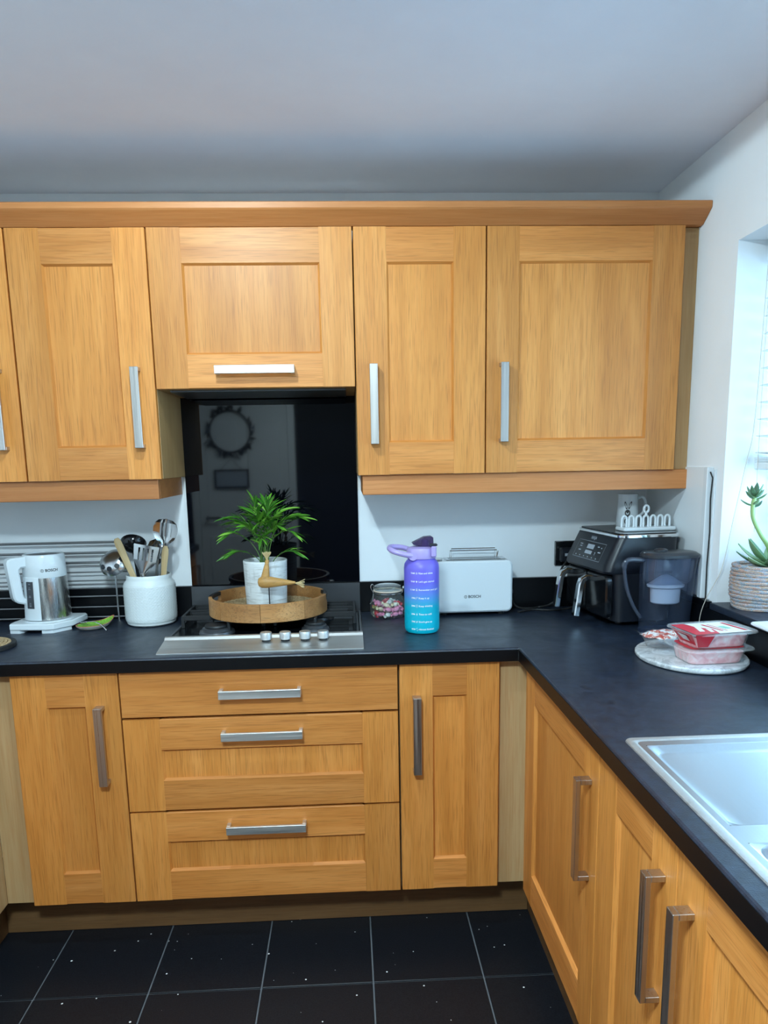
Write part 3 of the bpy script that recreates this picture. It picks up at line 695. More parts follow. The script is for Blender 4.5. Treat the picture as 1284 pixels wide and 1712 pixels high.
O('pot_neck', lathe([(.0844,.1395),(.0835,.144),(.0760,.153),(.0742,.160),(.0742,.170),(.0728,.172),(.0705,.171),(.070,.160),(.078,.140),(.079,.012),(.01,.010)], 64, (False, True)), 'pot_white', up)
# utensils: local z along the handle, tip at the top; placed by foot and head points
def place(name, label, cat, foot, head, roll=0.0):
    f, h = Vector(foot), Vector(head); d = h - f
    zc = d.normalized(); yc = Vector((0,1,0)); yc = (yc - zc*yc.dot(zc)).normalized(); xc = yc.cross(zc)
    q = Matrix((xc, yc, zc)).transposed().to_4x4() @ Matrix.Rotation(roll, 4, 'Z')
    t = T(name, label, cat, foot, 0, 'utensils in the white pot'); t.matrix_world = Matrix.Translation(f) @ q
    return t, d.length
UX, UY, UZ = -.716, -.112, Z+.0135
def flat(L0, prof, th, curve=0.0):
    """flat head from (halfwidth, z) pairs, bowed along its width"""
    f = []; bk = []
    n = 8; rings = []
    for hw_, z in prof:
        top = [(hw_*(2*j/n-1), curve*(1-(2*j/n-1)**2) , z) for j in range(n+1)]
        rings.append(top + [(x_, y_+th, z_) for x_, y_, z_ in top[::-1]])
    return loft(rings)
def slots(ws, z0, z1, y, wd=.0035):  # raised dark slots on both faces
    return join(*[box(x_-wd/2, x_+wd/2, y-.0012, y+.0032, z0, z1) for x_ in ws])
# slotted heads are bars with open gaps between them
def slotted(prof, zs0, zs1, gaps, th, curve, gw=.0050):
    """head outline prof (halfwidth, z) with real slots between zs0 and zs1 at x = gaps"""
    def hw_at(z):
        for (h0, z0), (h1, z1) in zip(prof, prof[1:]):
            if z0 <= z <= z1: return h0 + (h1-h0)*(z-z0)/(z1-z0+1e-9)
        return prof[-1][0]
    lo_ = [p for p in prof if p[1] < zs0] + [(hw_at(zs0), zs0)]; hi_ = [(hw_at(zs1), zs1)] + [p for p in prof if p[1] > zs1]
    gs = [flat(0, lo_, th, curve), flat(0, hi_, th, curve)]
    ed = [-1] + [v_ for g_ in gaps for v_ in (g_-gw/2, g_+gw/2)] + [1]
    zz = np.linspace(zs0, zs1, 7)
    for k_ in range(0, len(ed), 2):
        rings = []
        for z_ in zz:
            h_ = hw_at(z_); a_ = -h_ if k_ == 0 else ed[k_]; c_ = h_ if k_+2 == len(ed) else ed[k_+1]
            a_ = max(a_, -h_); c_ = min(c_, h_)
            f_ = lambda x_: curve*(1-(x_/h_)**2)
            m3 = (a_+c_)/2
            rings.append([(a_,f_(a_),z_),(m3,f_(m3),z_),(c_,f_(c_),z_),(c_,f_(c_)+th,z_),(m3,f_(m3)+th,z_),(a_,f_(a_)+th,z_)])
        gs.append(loft(rings))
    return join(*gs)
t, L_ = place('slotted_spoon', 'shiny slotted metal spoon standing highest in the utensil pot', 'spoon', (UX+.020, UY+.012, UZ), (UX+.073, UY-.002, UZ+.343), 0)
O('handle', tube([(0,0,0),(0,0,L_-.105)], [.005,.0085], 10), 'steel', t)
O('bowl', mv(slotted([(.007,-.115),(.010,-.100),(.018,-.082),(.032,-.068),(.040,-.050),(.041,-.032),(.036,-.014),(.024,-.003),(.006,0)], -.060, -.014, (-.018,-.006,.006,.018), .0016, .012), 0, -.004, L_), 'utensil_steel', t)
t, L_ = place('serving_spoon', 'broad metal serving spoon half hidden behind the slotted turner', 'spoon', (UX+.000, UY+.035, UZ), (UX+.034, UY+.030, UZ+.275), .3)
O('handle', tube([(0,0,0),(0,0,L_-.07)], [.004,.006], 8), 'steel', t)
O('bowl', mv(flat(0, [(.006,-.090),(.020,-.070),(.034,-.048),(.036,-.030),(.028,-.010),(.008,0)], .0015, .012), 0, -.004, L_), 'utensil_steel', t)
t, L_ = place('slotted_turner', 'steel slotted turner with parallel slots in the middle of the pot', 'turner', (UX+.012, UY-.050, UZ), (UX-.016, UY-.052, UZ+.262), .0)
O('handle', tube([(0,0,0),(0,0,L_-.095)], [.004,.0065], 8), 'steel', t)
O('blade', xf(mv(slotted([(.007,-.105),(.012,-.092),(.034,-.060),(.037,-.052),(.042,-.004),(.041,0)], -.052, -.010, (-.022,-.0073,.0073,.022), .0016, -.003, .0060), 0, .002, L_), Matrix.Translation((0,0,L_-.10)) @ Matrix.Rotation(.30, 4, 'Y') @ Matrix.Translation((0,0,-(L_-.10)))), 'utensil_steel', t)
for lab, f_, h_, w0 in (('wooden spatula handle leaning left out of the utensil pot', (UX+.010, UY-.022, UZ), (UX-.081, UY-.062, UZ+.287), .012), ('wooden spoon handle standing at the right of the utensil pot', (UX+.032, UY-.010, UZ), (UX+.072, UY-.034, UZ+.255), .011)):
    t, L_ = place('wooden_spatula', lab, 'spatula', f_, h_, .2)
    O('spatula_shaft', flat(0, [(.007,0),(.008,L_*.4),(w0-.002,L_*.7),(w0,L_-.03),(w0-.001,L_-.010),(w0-.006,L_)], .008, -.002), 'spoon_wood', t, smooth=True)
t, L_ = place('black_ladle', 'black plastic ladle tilted behind the left wooden spatula', 'ladle', (UX-.030, UY+.030, UZ), (UX-.050, UY+.010, UZ+.272), 0)
O('handle', tube([(0,0,0),(0,0,L_-.03)], [.004,.006], 8), 'plastic_black', t)
O('bowl', mv(rx(lathe([(.001,-.030),(.022,-.026),(.038,-.012),(.043,.004),(.0415,.004),(.036,-.010),(.020,-.023),(.001,-.0265)], 24), -.9), 0, .010, L_-.012), 'gloss_black', t)
t = T('pasta_server', 'steel skimmer with round holes leaning out left over the wire rack', 'skimmer', (UX-.028, UY-.004, UZ), 0, 'utensils in the white pot')
O('handle', tube(spline([(0,0,0),(-.014,-.004,.09),(-.028,-.008,.158),(-.048,-.014,.190),(-.066,-.018,.200)], 6), .0045, 8), 'steel', t)
DM = Matrix.Translation((-.078,-.014,.200)) @ Matrix.Rotation(-.30, 4, 'Y') @ Matrix.Rotation(.85, 4, 'X')
O('head', xf(lathe([(.050,-.002),(.051,.000),(.045,.016),(.030,.027),(.012,.031),(.001,.0315)], 32, (False, True)), DM), 'steel', t)
for a_ in (-2.6,-1.85,-1.1,-.35):
    O('hole', xf(lathe([(.0085,-.0015),(.0085,.0015)], 18), DM @ Matrix.Translation((.0365*math.cos(a_), .0365*math.sin(a_), .0223)) @ Matrix.Rotation(a_, 4, 'Z') @ Matrix.Rotation(.70, 4, 'Y')), 'plastic_black', t)

# ---------------- spoon rest and spoon
m, N, L, b = base('leaf_glaze', (.18,.42,.04), .25)
L.new(ramp(N, L, noise(N, L, coords(N, L), 55, 4, .7, 1.0), [(.35, (.10,.30,.02)), (.52, (.30,.58,.08)), (.62, (.05,.16,.015)), (.8, (.42,.62,.15))]), b.inputs['Base Color'])
base('terracotta_rim', (.50,.16,.10), .4); base('spoon_rest_cream', (.66,.58,.50), .4)
sr = T('spoon_rest', 'small leaf green ceramic spoon rest with red rim beside the kettle', 'spoon rest', (-.895, -.175, Z), .85)
def dish(scl, z0, prof, cap=(True, False)):
    rings = []
    outl = []
    for j in range(36):
        a = 2*PI*j/36; r = 1 + .35*math.cos(a)**3*(1 if math.cos(a) > 0 else .0)
        outl.append((.058*math.cos(a)*r, .036*math.sin(a)*(1-.25*max(0, math.cos(a)))))
    for k_, z in prof: rings.append([(x_*k_, y_*k_*1.25, z*.8 + .018*max(0, (x_*k_-.03)/.05)**2) for x_, y_ in outl])
    return loft(rings, cap)
O('dish', dish(1, 0, [(.55,0),(.75,.003),(.97,.016),(1.0,.019)]), 'spoon_rest_cream', sr); O('rest_rim', dish(1, 0, [(1.0,.0190),(1.005,.0200),(.985,.0212),(.955,.0200)], (False, False)), 'terracotta_rim', sr); O('glaze', dish(1, 0, [(.955,.0196),(.90,.0170),(.70,.0110),(.45,.010)], (False, True)), 'leaf_glaze', sr, label='green glazed inside')
ts = T('teaspoon', 'steel teaspoon resting across the green spoon rest', 'spoon', (-.880, -.205, Z+.020), -.6)
O('spoon_shaft', tube([(-.045,.0,.004),(0,0,.009),(.035,0,.002),(.060,0,-.014)], [.0018,.0016,.0022,.0034], 8), 'chrome', ts); O('spoon_bowl', mv(sphere(.011, 16, 8, 1.4, 1, .3), -.055, 0, .002), 'chrome', ts)

# ---------------- black rimmed trivet at the left edge
tv = T('woven_trivet', 'woven straw trivet with black rim at the left edge of the worktop', 'trivet', (-1.155, -.415, Z))
O('trivet_rim', arc(.086, .101, 0, .013, 0, 2*PI, 48), 'rubber_black', tv)
O('trivet_base', lathe([(.087,.001),(.087,.006)], 40), 'rubber_black', tv)
for i in range(8): O('coil', tube([((.008+.0105*i)*math.cos(a), (.008+.0105*i)*math.sin(a), .0105+.001*(j % 2)) for j, a in enumerate(np.linspace(0, 2*PI, 12+8*i)[:-1])], .0052, 6, True), 'seagrass', tv)

# ---------------- sweet jar
jr = T('sweet_jar', 'clip top glass jar of wrapped sweets beside the hob', 'jar', (.101, -.105, Z))
O('jar_glass', lathe([(.035,.0),(.054,.002),(.061,.010),(.0625,.035),(.060,.058),(.052,.074),(.0465,.080),(.0465,.090)], 40, (True, False)), 'clear_glass', jr)
O('jar_lid', lathe([(.0475,.094),(.0485,.100),(.046,.108),(.036,.112),(.001,.113)], 40, (True, True)), 'clear_glass', jr)
base('seal', (.74,.60,.48), .5)
O('seal_ring', lathe([(.0470,.0895),(.0500,.0900),(.0500,.0940),(.0470,.0945)], 40, (False, False)), 'seal', jr)
O('clip_wire', join(tube([(.0505*math.cos(a), .0505*math.sin(a), .084) for a in np.linspace(0, 2*PI, 33)[:-1]], .0013, 6, True), tube(spline([(-.050,0,.084),(-.058,0,.10),(-.056,0,.112),(-.050,0,.108),(-.052,0,.06),(-.062,0,.045)], 5), .0014, 6),
   tube(spline([(.050,-.008,.084),(.056,-.009,.102),(.066,-.008,.098),(.070,-.004,.078),(.060,0,.070)], 5), .0018, 6), tube(spline([(.050,.008,.084),(.056,.009,.102),(.066,.008,.098),(.070,.004,.078),(.060,0,.070)], 5), .0018, 6)), 'chrome', jr)
for i, c_ in enumerate(((.55,.02,.04), (.72,.60,.42), (.75,.25,.42), (.62,.62,.60), (.35,.30,.10))): base(f'sweet_{i}', c_, .3)
rs = random.Random(4); cnt = 0
swl = ['red', 'cream', 'pink', 'white', 'olive']
spots_ = [(r_, a_, z_) for z_, r_, n_ in ((.012,.040,9), (.031,.041,9), (.046,.036,7), (.020,.015,3), (.052,.012,2)) for a_ in np.linspace(0, 2*PI, n_+1)[:-1]]
base_sweet = {}
for i, (r_, a_, z_) in enumerate(spots_):
    k_ = rs.choice((0,1,1,2,2,3,3,4)); lab = f'{swl[k_]} wrapped sweet in the clip top jar'
    t = T('wrapped_sweet', lab, 'sweet', (.101 + r_*math.cos(a_+z_*40), -.105 + r_*math.sin(a_+z_*40), Z + z_), (rs.uniform(-.6,.6), rs.uniform(-.6,.6), rs.uniform(0,6)), f'{swl[k_]} sweets in the jar')
    if k_ not in base_sweet:
        base_sweet[k_] = (mesh('sweet_centre', sphere(.0095, 10, 6, 1.25, 1, .8), f'sweet_{k_}'), mesh('wrapper_end', join(*[ry(lathe([(.0012,.010),(.0065,.0175)], 8, (False, False)), s_*PI/2) for s_ in (1,-1)]), f'sweet_{k_}'))
    O('sweet_centre', base_sweet[k_][0], '', t); O('wrapper_end', base_sweet[k_][1], '', t)

# ---------------- water bottle
m, N, L, b = base('bottle_fade', (.2,.3,.9), .38)
tc = N.new('ShaderNodeTexCoord'); sx = N.new('ShaderNodeSeparateXYZ'); L.new(tc.outputs['Object'], sx.inputs[0])
mr = N.new('ShaderNodeMapRange'); mr.inputs[1].default_value = 0.0; mr.inputs[2].default_value = .235; L.new(sx.outputs['Z'], mr.inputs[0])
L.new(ramp(N, L, mr.outputs[0], [(.0, (.0,.50,.66)), (.36, (.005,.44,.60)), (.55, (.13,.24,.72)), (.70, (.16,.135,.72)), (1.0, (.19,.15,.70))]), b.inputs['Base Color'])
base('lilac', (.46,.37,.74), .35)
wb = T('water_bottle', 'large purple to turquoise water bottle with printed time marks', 'bottle', (.197, -.352, Z))
O('bottle_body', lathe([(.040,.0),(.050,.002),(.0545,.009),(.0555,.020),(.0555,.205),(.0535,.218),(.0475,.228),(.043,.232),(.043,.236)], 56, (True, True)), 'bottle_fade', wb)
O('cap', lathe([(.0455,.2362),(.0462,.239),(.0462,.262),(.0440,.268),(.030,.272),(.001,.273)], 48), 'lilac', wb, label='lilac screw cap')
lid_p = [(-.030,.284),(-.026,.279),(.030,.262),(.037,.264),(.036,.300),(.030,.304),(.008,.302)]
O('spout_lid', xz(prism(lid_p, -.020, .020, .003)), 'smoky_purple', wb, label='smoky see-through flip lid'); O('spout', mv(lathe([(.011,.272),(.010,.292)], 16), .012, 0, 0), 'lilac', wb)
O('latch', box(.026, .042, -.050, -.036, .243, .276, .003), 'lilac', wb, label='lilac lid latch'); O('latch_bar', box(.022, .046, -.046, -.030, .276, .284, .003), 'plastic_dark', wb)
lp = spline([(-.030,-.034,.247),(-.055,-.042,.252),(-.088,-.038,.262),(-.100,-.010,.268),(-.092,.020,.270),(-.060,.034,.266),(-.032,.034,.258)], 6)
O('carry_loop', tube(lp, .0085, 10), 'lilac', wb, label='lilac carrying loop'); O('loop_pivot', mv(rx(lathe([(.0135,-.004),(.0135,.004)], 20), PI/2), -.030, -.0385, .246), 'lilac', wb)
lines = [('7AM','Rise and shine',.194), ('9AM',"Let's get started",.168), ('11AM','Remember your goal',.142), ('1PM','Keep it up',.116), ('3PM','Keep drinking',.091), ('5PM','Time to refill',.065), ('7PM',"Don't give up",.041), ('9PM','Almost finished',.017)]
pr = []
for i, (h_, s_, z_) in enumerate(lines):
    pr += [mv(upright(text(h_, .0072, 'RIGHT', .0001)), -.0205, 0, z_), mv(upright(text(s_, .0080, 'LEFT', .00012)), -.0085, 0, z_)]
    c_ = -.0145
    if i == 0: ic = join(*[rz(box(.0, .004, -.0006, .0006, 0, .0001), k_*PI/3) for k_ in range(6)])
    elif i == 1: ic = G([(-.003,.001,0),(-.0015,.003,0),(0,.0015,0),(.0015,.003,0),(.003,.001,0),(0,-.004,0)], [(0,1,2,3,4,5)])
    elif i == 2: ic = join(box(-.0028,.0028,-.003,.0012,0,.0001), loft([[(.0024*math.cos(a)*k_, .001+.0034*math.sin(a)*k_, 0) for a in np.linspace(0, PI, 9)] for k_ in (1,.6)], (False,False), closed=False))
    elif i == 3: ic = join(rz(box(-.006,.006,-.0005,.0005,0,.0001), .7), rz(mv(box(-.0045,.0045,-.0005,.0005,0,.0001),0,.003,0), .7))
    elif i == 4: ic = join(box(-.003,-.0022,-.0045,.0045,0,.0001), box(.0022,.003,-.0045,.0045,0,.0001), box(-.003,.003,-.0045,-.0037,0,.0001), box(-.003,.003,.0037,.0045,0,.0001), box(-.0012,.0012,-.001,.001,0,.0001))
    elif i == 5: ic = G([(.001,.0055,0),(-.002,-.0003,0),(0,-.0003,0),(-.001,-.0055,0),(.0024,.001,0),(.0004,.001,0)], [(0,1,2),(2,3,4),(2,4,5),(2,5,0)])
    elif i == 6: ic = join(rz(box(-.0045,.0045,-.0007,.0007,0,.0001), .8), rz(box(-.0035,.0035,-.0007,.0007,0,.0001), -.8))
    else: ic = join(*[mv(rz(box(-.0011,.0011,-.0011,.0011,0,.0001), .8), a_, c2, 0) for a_, c2 in ((-.003,.001),(0,.004),(.001,-.004),(.003,.0))])
    pr.append(mv(upright(ic), c_, 0, z_))
O('printed_marks', wrap(join(*pr), .0559, -PI/2-.12), 'print_white', wb, label='white printed hour marks and phrases', smooth=False)

# ---------------- toaster
to = T('toaster', 'white two slice toaster with wire bun rack against the wall', 'toaster', (.398, -.084, Z))
TWd, TD, THh = .272, .118, .196
rings = []
def tring(z, w_, d_, r_): return [(x_, y_, z) for x_, y_ in rrect(w_, d_, r_, 6)]
tp = xz(prism([(x_, z_+.102) for x_, z_ in rrect(TWd, .180, .020, 6)], -TD/2, TD/2, .006))
O('toaster_body', tp, 'white_gloss', to)
for fx in (-.10, .10): O('toaster_foot', mv(lathe([(.010,0),(.011,.002),(.011,.0118)], 16), fx, -.030, 0), 'rubber_black', to); O('toaster_foot', mv(lathe([(.010,0),(.011,.002),(.011,.0118)], 16), fx, .030, 0), 'rubber_black', to)
O('slot_plate', box(-.092, .118, -.030, .040, .1922, .1945, .001), 'steel', to); 
for sy in (-.018, .020): O('bread_slot', box(-.080, .100, sy-.010, sy+.010, .1935, .1949), 'gloss_black', to)
O('bun_rack', join(*[join(tube([(x0_-.004*s_,yb_,.193),(x0_-.004*s_,yb_-.002,.226),(x1_,yb_-.002,.226),(x1_,yb_,.193)], .0018, 6)) for x0_, x1_, yb_, s_ in ((-.075,.085,-.028,1), (-.070,.090,.030,-1))] + [tube([(.085,-.028,.197),(.096,.0,.218)], .0018, 6)]), 'chrome', to, label='chrome wire bun rack')
O('lever', join(box(-.152, -.1365, -.014, .014, .150, .162, .002), box(-.138,-.1362,-.003,.003,.06,.165)), 'plastic_dark', to)
O('browning_grip', box(-.130, -.105, -.030, .030, .1922, .196, .001), 'steel', to)
O('logo', mv(upright(join(mv(logo(.0055), -.020, 0, 0), mv(text('BOSCH', .0135, 'LEFT', .0003), -.011, 0, 0)), -TD/2-.0004), -.008, 0, .068), 'print_black', to, label='BOSCH lettering')
O('end_grip', box(.1364, .150, -.012, .012, .066, .082, .003), 'plastic_dark', to)

# ---------------- wall socket, plug and leads
so = T('wall_socket', 'black double wall socket with a plug behind the air fryer', 'socket', (.79, 0, 1.105))
O('face_plate', box(-.073, .073, -.010, -.0003, -.045, .045, .002), 'gloss_black', so); O('plate_edge', join(box(-.073,-.0705,-.0115,-.0101,-.045,.045), box(-.073,.073,-.0115,-.0101,.0425,.045)), 'steel', so)
O('plug', box(-.060, -.012, -.045, -.0102, -.028, .022, .005), 'plastic_black', so); O('plug_label', box(-.046,-.033,-.0455,-.0451,-.006,.004), 'print_grey', so); O('switch', box(.012,.026,-.014,-.0101,.012,.032,.001), 'plastic_black', so)
O('power_lead', tube(spline([(.548,-.040,Z+.05),(.570,-.045,Z+.01),(.61,-.060,Z+.0042),(.655,-.040,Z+.0042),(.685,-.075,Z+.02),(.715,-.075,Z+.05),(.730,-.040,1.04),(.752,-.048,1.085)], 7), .0036, 8), 'rubber_black', None, 'thin dark toaster lead lying along the back of the worktop', 'cable')
O('power_lead', tube(spline([(.56,-.120,Z+.0042),(.62,-.085,Z+.0042),(.68,-.100,Z+.0042),(.75,-.080,Z+.0042),(.80,-.060,Z+.02)], 7), .0036, 8), 'rubber_black', None, 'thin dark lead disappearing behind the air fryer', 'cable')

# ---------------- air fryer: local front faces -y
af = T('air_fryer', 'black two drawer air fryer with chrome handles in the corner', 'air fryer', (.905, -.212, Z), -math.radians(83))
def fr_ring(hwid, yf, yb, z, r=.03):
    return [(x_, y_ + (yf+yb)/2, z) for x_, y_ in rrect(2*hwid, yb-yf, r, 5)]
O('housing', loft([fr_ring(.162,-.148,.086,.172), fr_ring(.166,-.152,.090,.180), fr_ring(.165,-.149,.094,.200), fr_ring(.160,-.108,.098,.284,.028)]), 'plastic_black', af)
O('lower_body', loft([fr_ring(.138,-.095,.070,.010,.04), fr_ring(.156,-.112,.084,.016), fr_ring(.162,-.120,.086,.171)]), 'plastic_black', af)
for fx in (-.1,.1):
    for fy in (-.07,.05): O('fryer_foot', mv(lathe([(.012,0),(.012,.0105)], 14), fx, fy, 0), 'rubber_black', af)
O('lid_trim', prism([(x_, y_-.002) for x_, y_ in rrect(.328, .212, .032, 6)], .2842, .2950, .002), 'chrome', af, label='polished metal band under the lid')
O('lid_top', prism([(x_, y_-.002) for x_, y_ in rrect(.316, .200, .028, 6)], .2951, .2985, .0012), 'gloss_black', af)
for s_ in (-1, 1):
    dw = O('drawer', loft([[(s_*.079 + x_, y_, z_) for x_, z_ in rrect(.148*k_, .140*k_, .016, 5)] for y_, k_ in ((-.1205,1.0), (-.140,1.0), (-.146,.95))], (True, True)) if False else mv(xz(prism(rrect(.148, .138, .018, 5), -.145, -.1205, .005)), s_*.0795, 0, .098), 'gloss_black', af)
    path = [(-.146,.150),(-.180,.154),(-.193,.146),(-.199,.130),(-.213,.030)]; rings = []
    for i, (py, pz) in enumerate(path):
        a_ = path[max(0,i-1)]; c_ = path[min(len(path)-1,i+1)]; dy, dz = c_[0]-a_[0], c_[1]-a_[1]; l_ = math.hypot(dy, dz); ny, nz = -dz/l_, dy/l_
        rings.append([(s_*.0795 + x_, py + ny*t_, pz + nz*t_) for x_, t_ in ((-.014,-.006),(-.010,-.009),(.010,-.009),(.014,-.006),(.014,.006),(.010,.009),(-.010,.009),(-.014,.006))])
    O('drawer_handle', loft(rings), 'chrome', dw, label='chrome drawer handle')
a0_, b0_ = np.array((-.149,.200)), np.array((-.108,.284)); dv = (b0_-a0_); ln = np.linalg.norm(dv); dv /= ln; nv = np.array((-dv[1], dv[0]))
def slope(g, off=.0012):       # (x, y up the slope) -> on the sloping control front
    y_ = a0_[0] + dv[0]*g[0][:,1] + nv[0]*off; z_ = a0_[1] + dv[1]*g[0][:,1] + nv[1]*off
    return (np.stack([g[0][:,0], y_, z_], 1), g[1])
fl = lambda x0,x1,y0,y1: G([(x0,y0,0),(x1,y0,0),(x1,y1,0),(x0,y1,0)], [(0,1,2,3)])
O('control_panel', slope(fl(-.100,.100,.004,.066), .0008), 'gloss_black', af, smooth=False)
ol = join(fl(-.100,.100,.004,.0050), fl(-.100,.100,.065,.066), fl(-.100,-.099,.004,.066), fl(.099,.100,.004,.066))
icons = [fl(-.025,.025,.040,.056), fl(-.025,.025,.022,.034)] + [fl(x_-s_, x_+s_, y_-.0018, y_+.0018) for s_, x_, y_ in ((.010,-.072,.052),(.008,-.070,.044),(.007,.056,.052),(.003,.078,.050),(.003,.048,.030),(.002,.048,.024),(.009,-.068,.030),(.009,.074,.034))] + [fl(x_-.003,x_+.003,.010,.0135) for x_ in (-.08,-.05,-.02,.01,.04,.07)]
O('panel_print', slope(join(ol, *icons)), 'print_grey', af, smooth=False); O('logo', slope(mv(text('NINJA', .015, 'CENTER', .0003), -.005, .079, 0)), 'print_grey', af, label='NINJA lettering', smooth=False)

# ---------------- toast rack and mug on the air fryer
FZ = Z + .2988
trk = T('toast_rack', 'white ceramic toast rack standing on the air fryer', 'toast rack', (.943, -.270, FZ), .10)
O('rack_base', prism(rrect(.182, .074, .012, 4), 0, .012, .003), 'white_gloss', trk)
for i in range(7):
    x_ = -.075 + .025*i
    arch = [( x_ + .0085*math.cos(a), 0, .036 + .0115*math.sin(a)) for a in np.linspace(0, PI, 9)]
    # each arch stands across the rack; it is seen face on, so it lies in the x-z plane like the photo shows
    pts = [(x_+.0085, 0, .010)] + arch + [(x_-.0085, 0, .010)]
    O('arch', tube(pts, .0037, 8), 'white_gloss', trk)
O('ring_handle', join(tube([(.0085*math.cos(a), 0, .069 + .0115*math.sin(a)) for a in np.linspace(0, 2*PI, 21)[:-1]], .0037, 8, True), tube([(0,0,.048),(0,0,.058)], .0045, 8)), 'white_gloss', trk)
mg = T('hare_mug', 'tall white mug with a printed hare behind the toast rack', 'mug', (.928, -.145, FZ))
O('mug_body', lathe([(.030,0),(.036,.002),(.0375,.008),(.0340,.060),(.0325,.100),(.0330,.112),(.0318,.113),(.0305,.100),(.032,.06),(.034,.01),(.001,.008)], 40), 'white_gloss', mg)
O('mug_handle', tube(spline([(.032,0,.098),(.052,0,.100),(.062,0,.080),(.056,0,.050),(.034,0,.032)], 6), .0048, 10), 'white_gloss', mg)
el = lambda cx_, cy_, a_, b_, th=0.0: rz_at([( a_*math.cos(t_), b_*math.sin(t_)) for t_ in np.linspace(0, 2*PI, 15)[:-1]], cx_, cy_, th)
def rz_at(p, cx_, cy_, th):
    return G([(cx_ + x_*math.cos(th)-y_*math.sin(th), cy_ + x_*math.sin(th)+y_*math.cos(th), 0) for x_, y_ in p], [tuple(range(len(p)))])
def el_ring(cx_, cy_, a_, b_, th=0.0, k_=.62):
    A_ = el(cx_, cy_, a_, b_, th)[0]; B_ = el(cx_, cy_, a_*k_, b_*k_, th)[0]; n = len(A_)
    return (np.vstack([A_, B_]), [(i, (i+1) % n, n+(i+1) % n, n+i) for i in range(n)])
hare = join(el_ring(-.006,.075,.0035,.014,.25), el_ring(.008,.076,.0035,.014,-.35), el(0,.055,.0042,.006), el_ring(0,.050,.009,.011), el(-.004,.044,.002,.0014), el(.004,.044,.002,.0014), el(0,.038,.003,.002), el_ring(.0,.022,.010,.012), el(-.004,.016,.0028,.006), el(.005,.014,.0028,.006))
O('hare_print', wrap(upright(hare), .0382, -PI/2-.35), 'print_black', mg, label='dark printed hare', smooth=False)

# ---------------- water filter jug
jg = T('water_jug', 'clear tinted water filter jug with dark lid in front of the air fryer', 'jug', (.936, -.462, Z))
def jring(z, w_, d_, r_, dx=0.0): return [(x_+dx, y_, z) for x_, y_ in rrect(w_, d_, r_, 7)]
O('jug_body', loft([jring(0,.130,.080,.036), jring(.003,.146,.094,.040), jring(.05,.150,.098,.042), jring(.20,.162,.108,.046,.004), jring(.236,.168,.112,.048,.008)], (True, False)), 'jug_plastic', jg)
O('base_rim', loft([jring(.0015,.150,.098,.040), jring(.010,.152,.100,.042), jring(.010,.146,.094,.040), jring(.0015,.144,.092,.038)], loop=True), 'jug_plastic', jg)
O('funnel', loft([jring(.232,.150,.098,.042,.006), jring(.17,.142,.092,.040,.004), jring(.155,.118,.088,.036)], (False, False)), 'jug_inner', jg)
base('filter_white', (.66,.68,.72), .5)
O('filter', lathe([(.038,.092),(.044,.096),(.046,.140),(.056,.144),(.057,.150),(.050,.154),(.030,.168),(.014,.178),(.006,.180)], 36, sy=.74), 'filter_white', jg, label='white filter cartridge')
O('jug_lid', join(loft([jring(.2362,.172,.116,.050,.008), jring(.244,.172,.116,.050,.008), jring(.251,.155,.100,.044,.006), jring(.253,.10,.06,.028,.0)]), mv(lathe([(.020,.252),(.020,.258),(.014,.261),(.001,.261)], 20), -.02, 0, 0)), 'plastic_dark', jg, label='dark lid')
O('spout', loft([[(.074,-.022,.10),(.074,.022,.10),(.075,0,.098)], [(.088,-.026,.234),(.088,.026,.234),(.092,0,.226)]], (True, True)), 'jug_plastic', jg)
base('jug_handle_grey', (.05,.06,.085), .2)
hpth = spline([(-.070,0,.226),(-.112,0,.228),(-.127,0,.220),(-.130,0,.200),(-.120,0,.140),(-.098,0,.085),(-.074,0,.048)], 6); rings = []
O('jug_handle', tube(hpth, [.0080 if i < 18 else .0055 for i in range(len(hpth))], 10), 'jug_handle_grey', jg, label='dark open handle')

# ---------------- marble board with meat packs
m, N, L, b = base('marble', (.62,.64,.66), .25)
nz = noise(N, L, coords(N, L, (1,1,1)), 9, 6, .65, 2.2)
L.new(ramp(N, L, nz, [(.30, (.30,.31,.33)), (.44, (.58,.60,.62)), (.52, (.72,.74,.76)), (.60, (.46,.48,.50)), (.75, (.70,.72,.74))]), b.inputs['Base Color'])
BX, BY = .880, -.768
O('marble_board', lathe([(.130,0),(.1355,.002),(.138,.006),(.138,.011),(.1355,.0145),(.130,.015)], 72, sx=1.0, sy=1.20), 'marble', None, 'grey and white marble serving board under the meat packs', 'board', loc=(BX, BY, Z))
m, N, L, b = base('meat', (.60,.26,.28), .35)
L.new(ramp(N, L, noise(N, L, coords(N, L), 38, 3, .6, .8), [(.35, (.82,.34,.36)), (.5, (.92,.52,.54)), (.68, (.95,.78,.78))]), b.inputs['Base Color'])
base('label_red', (.62,.025,.045), .35); base('label_white', (.82,.82,.80), .4); base('label_green', (.25,.55,.42), .4)
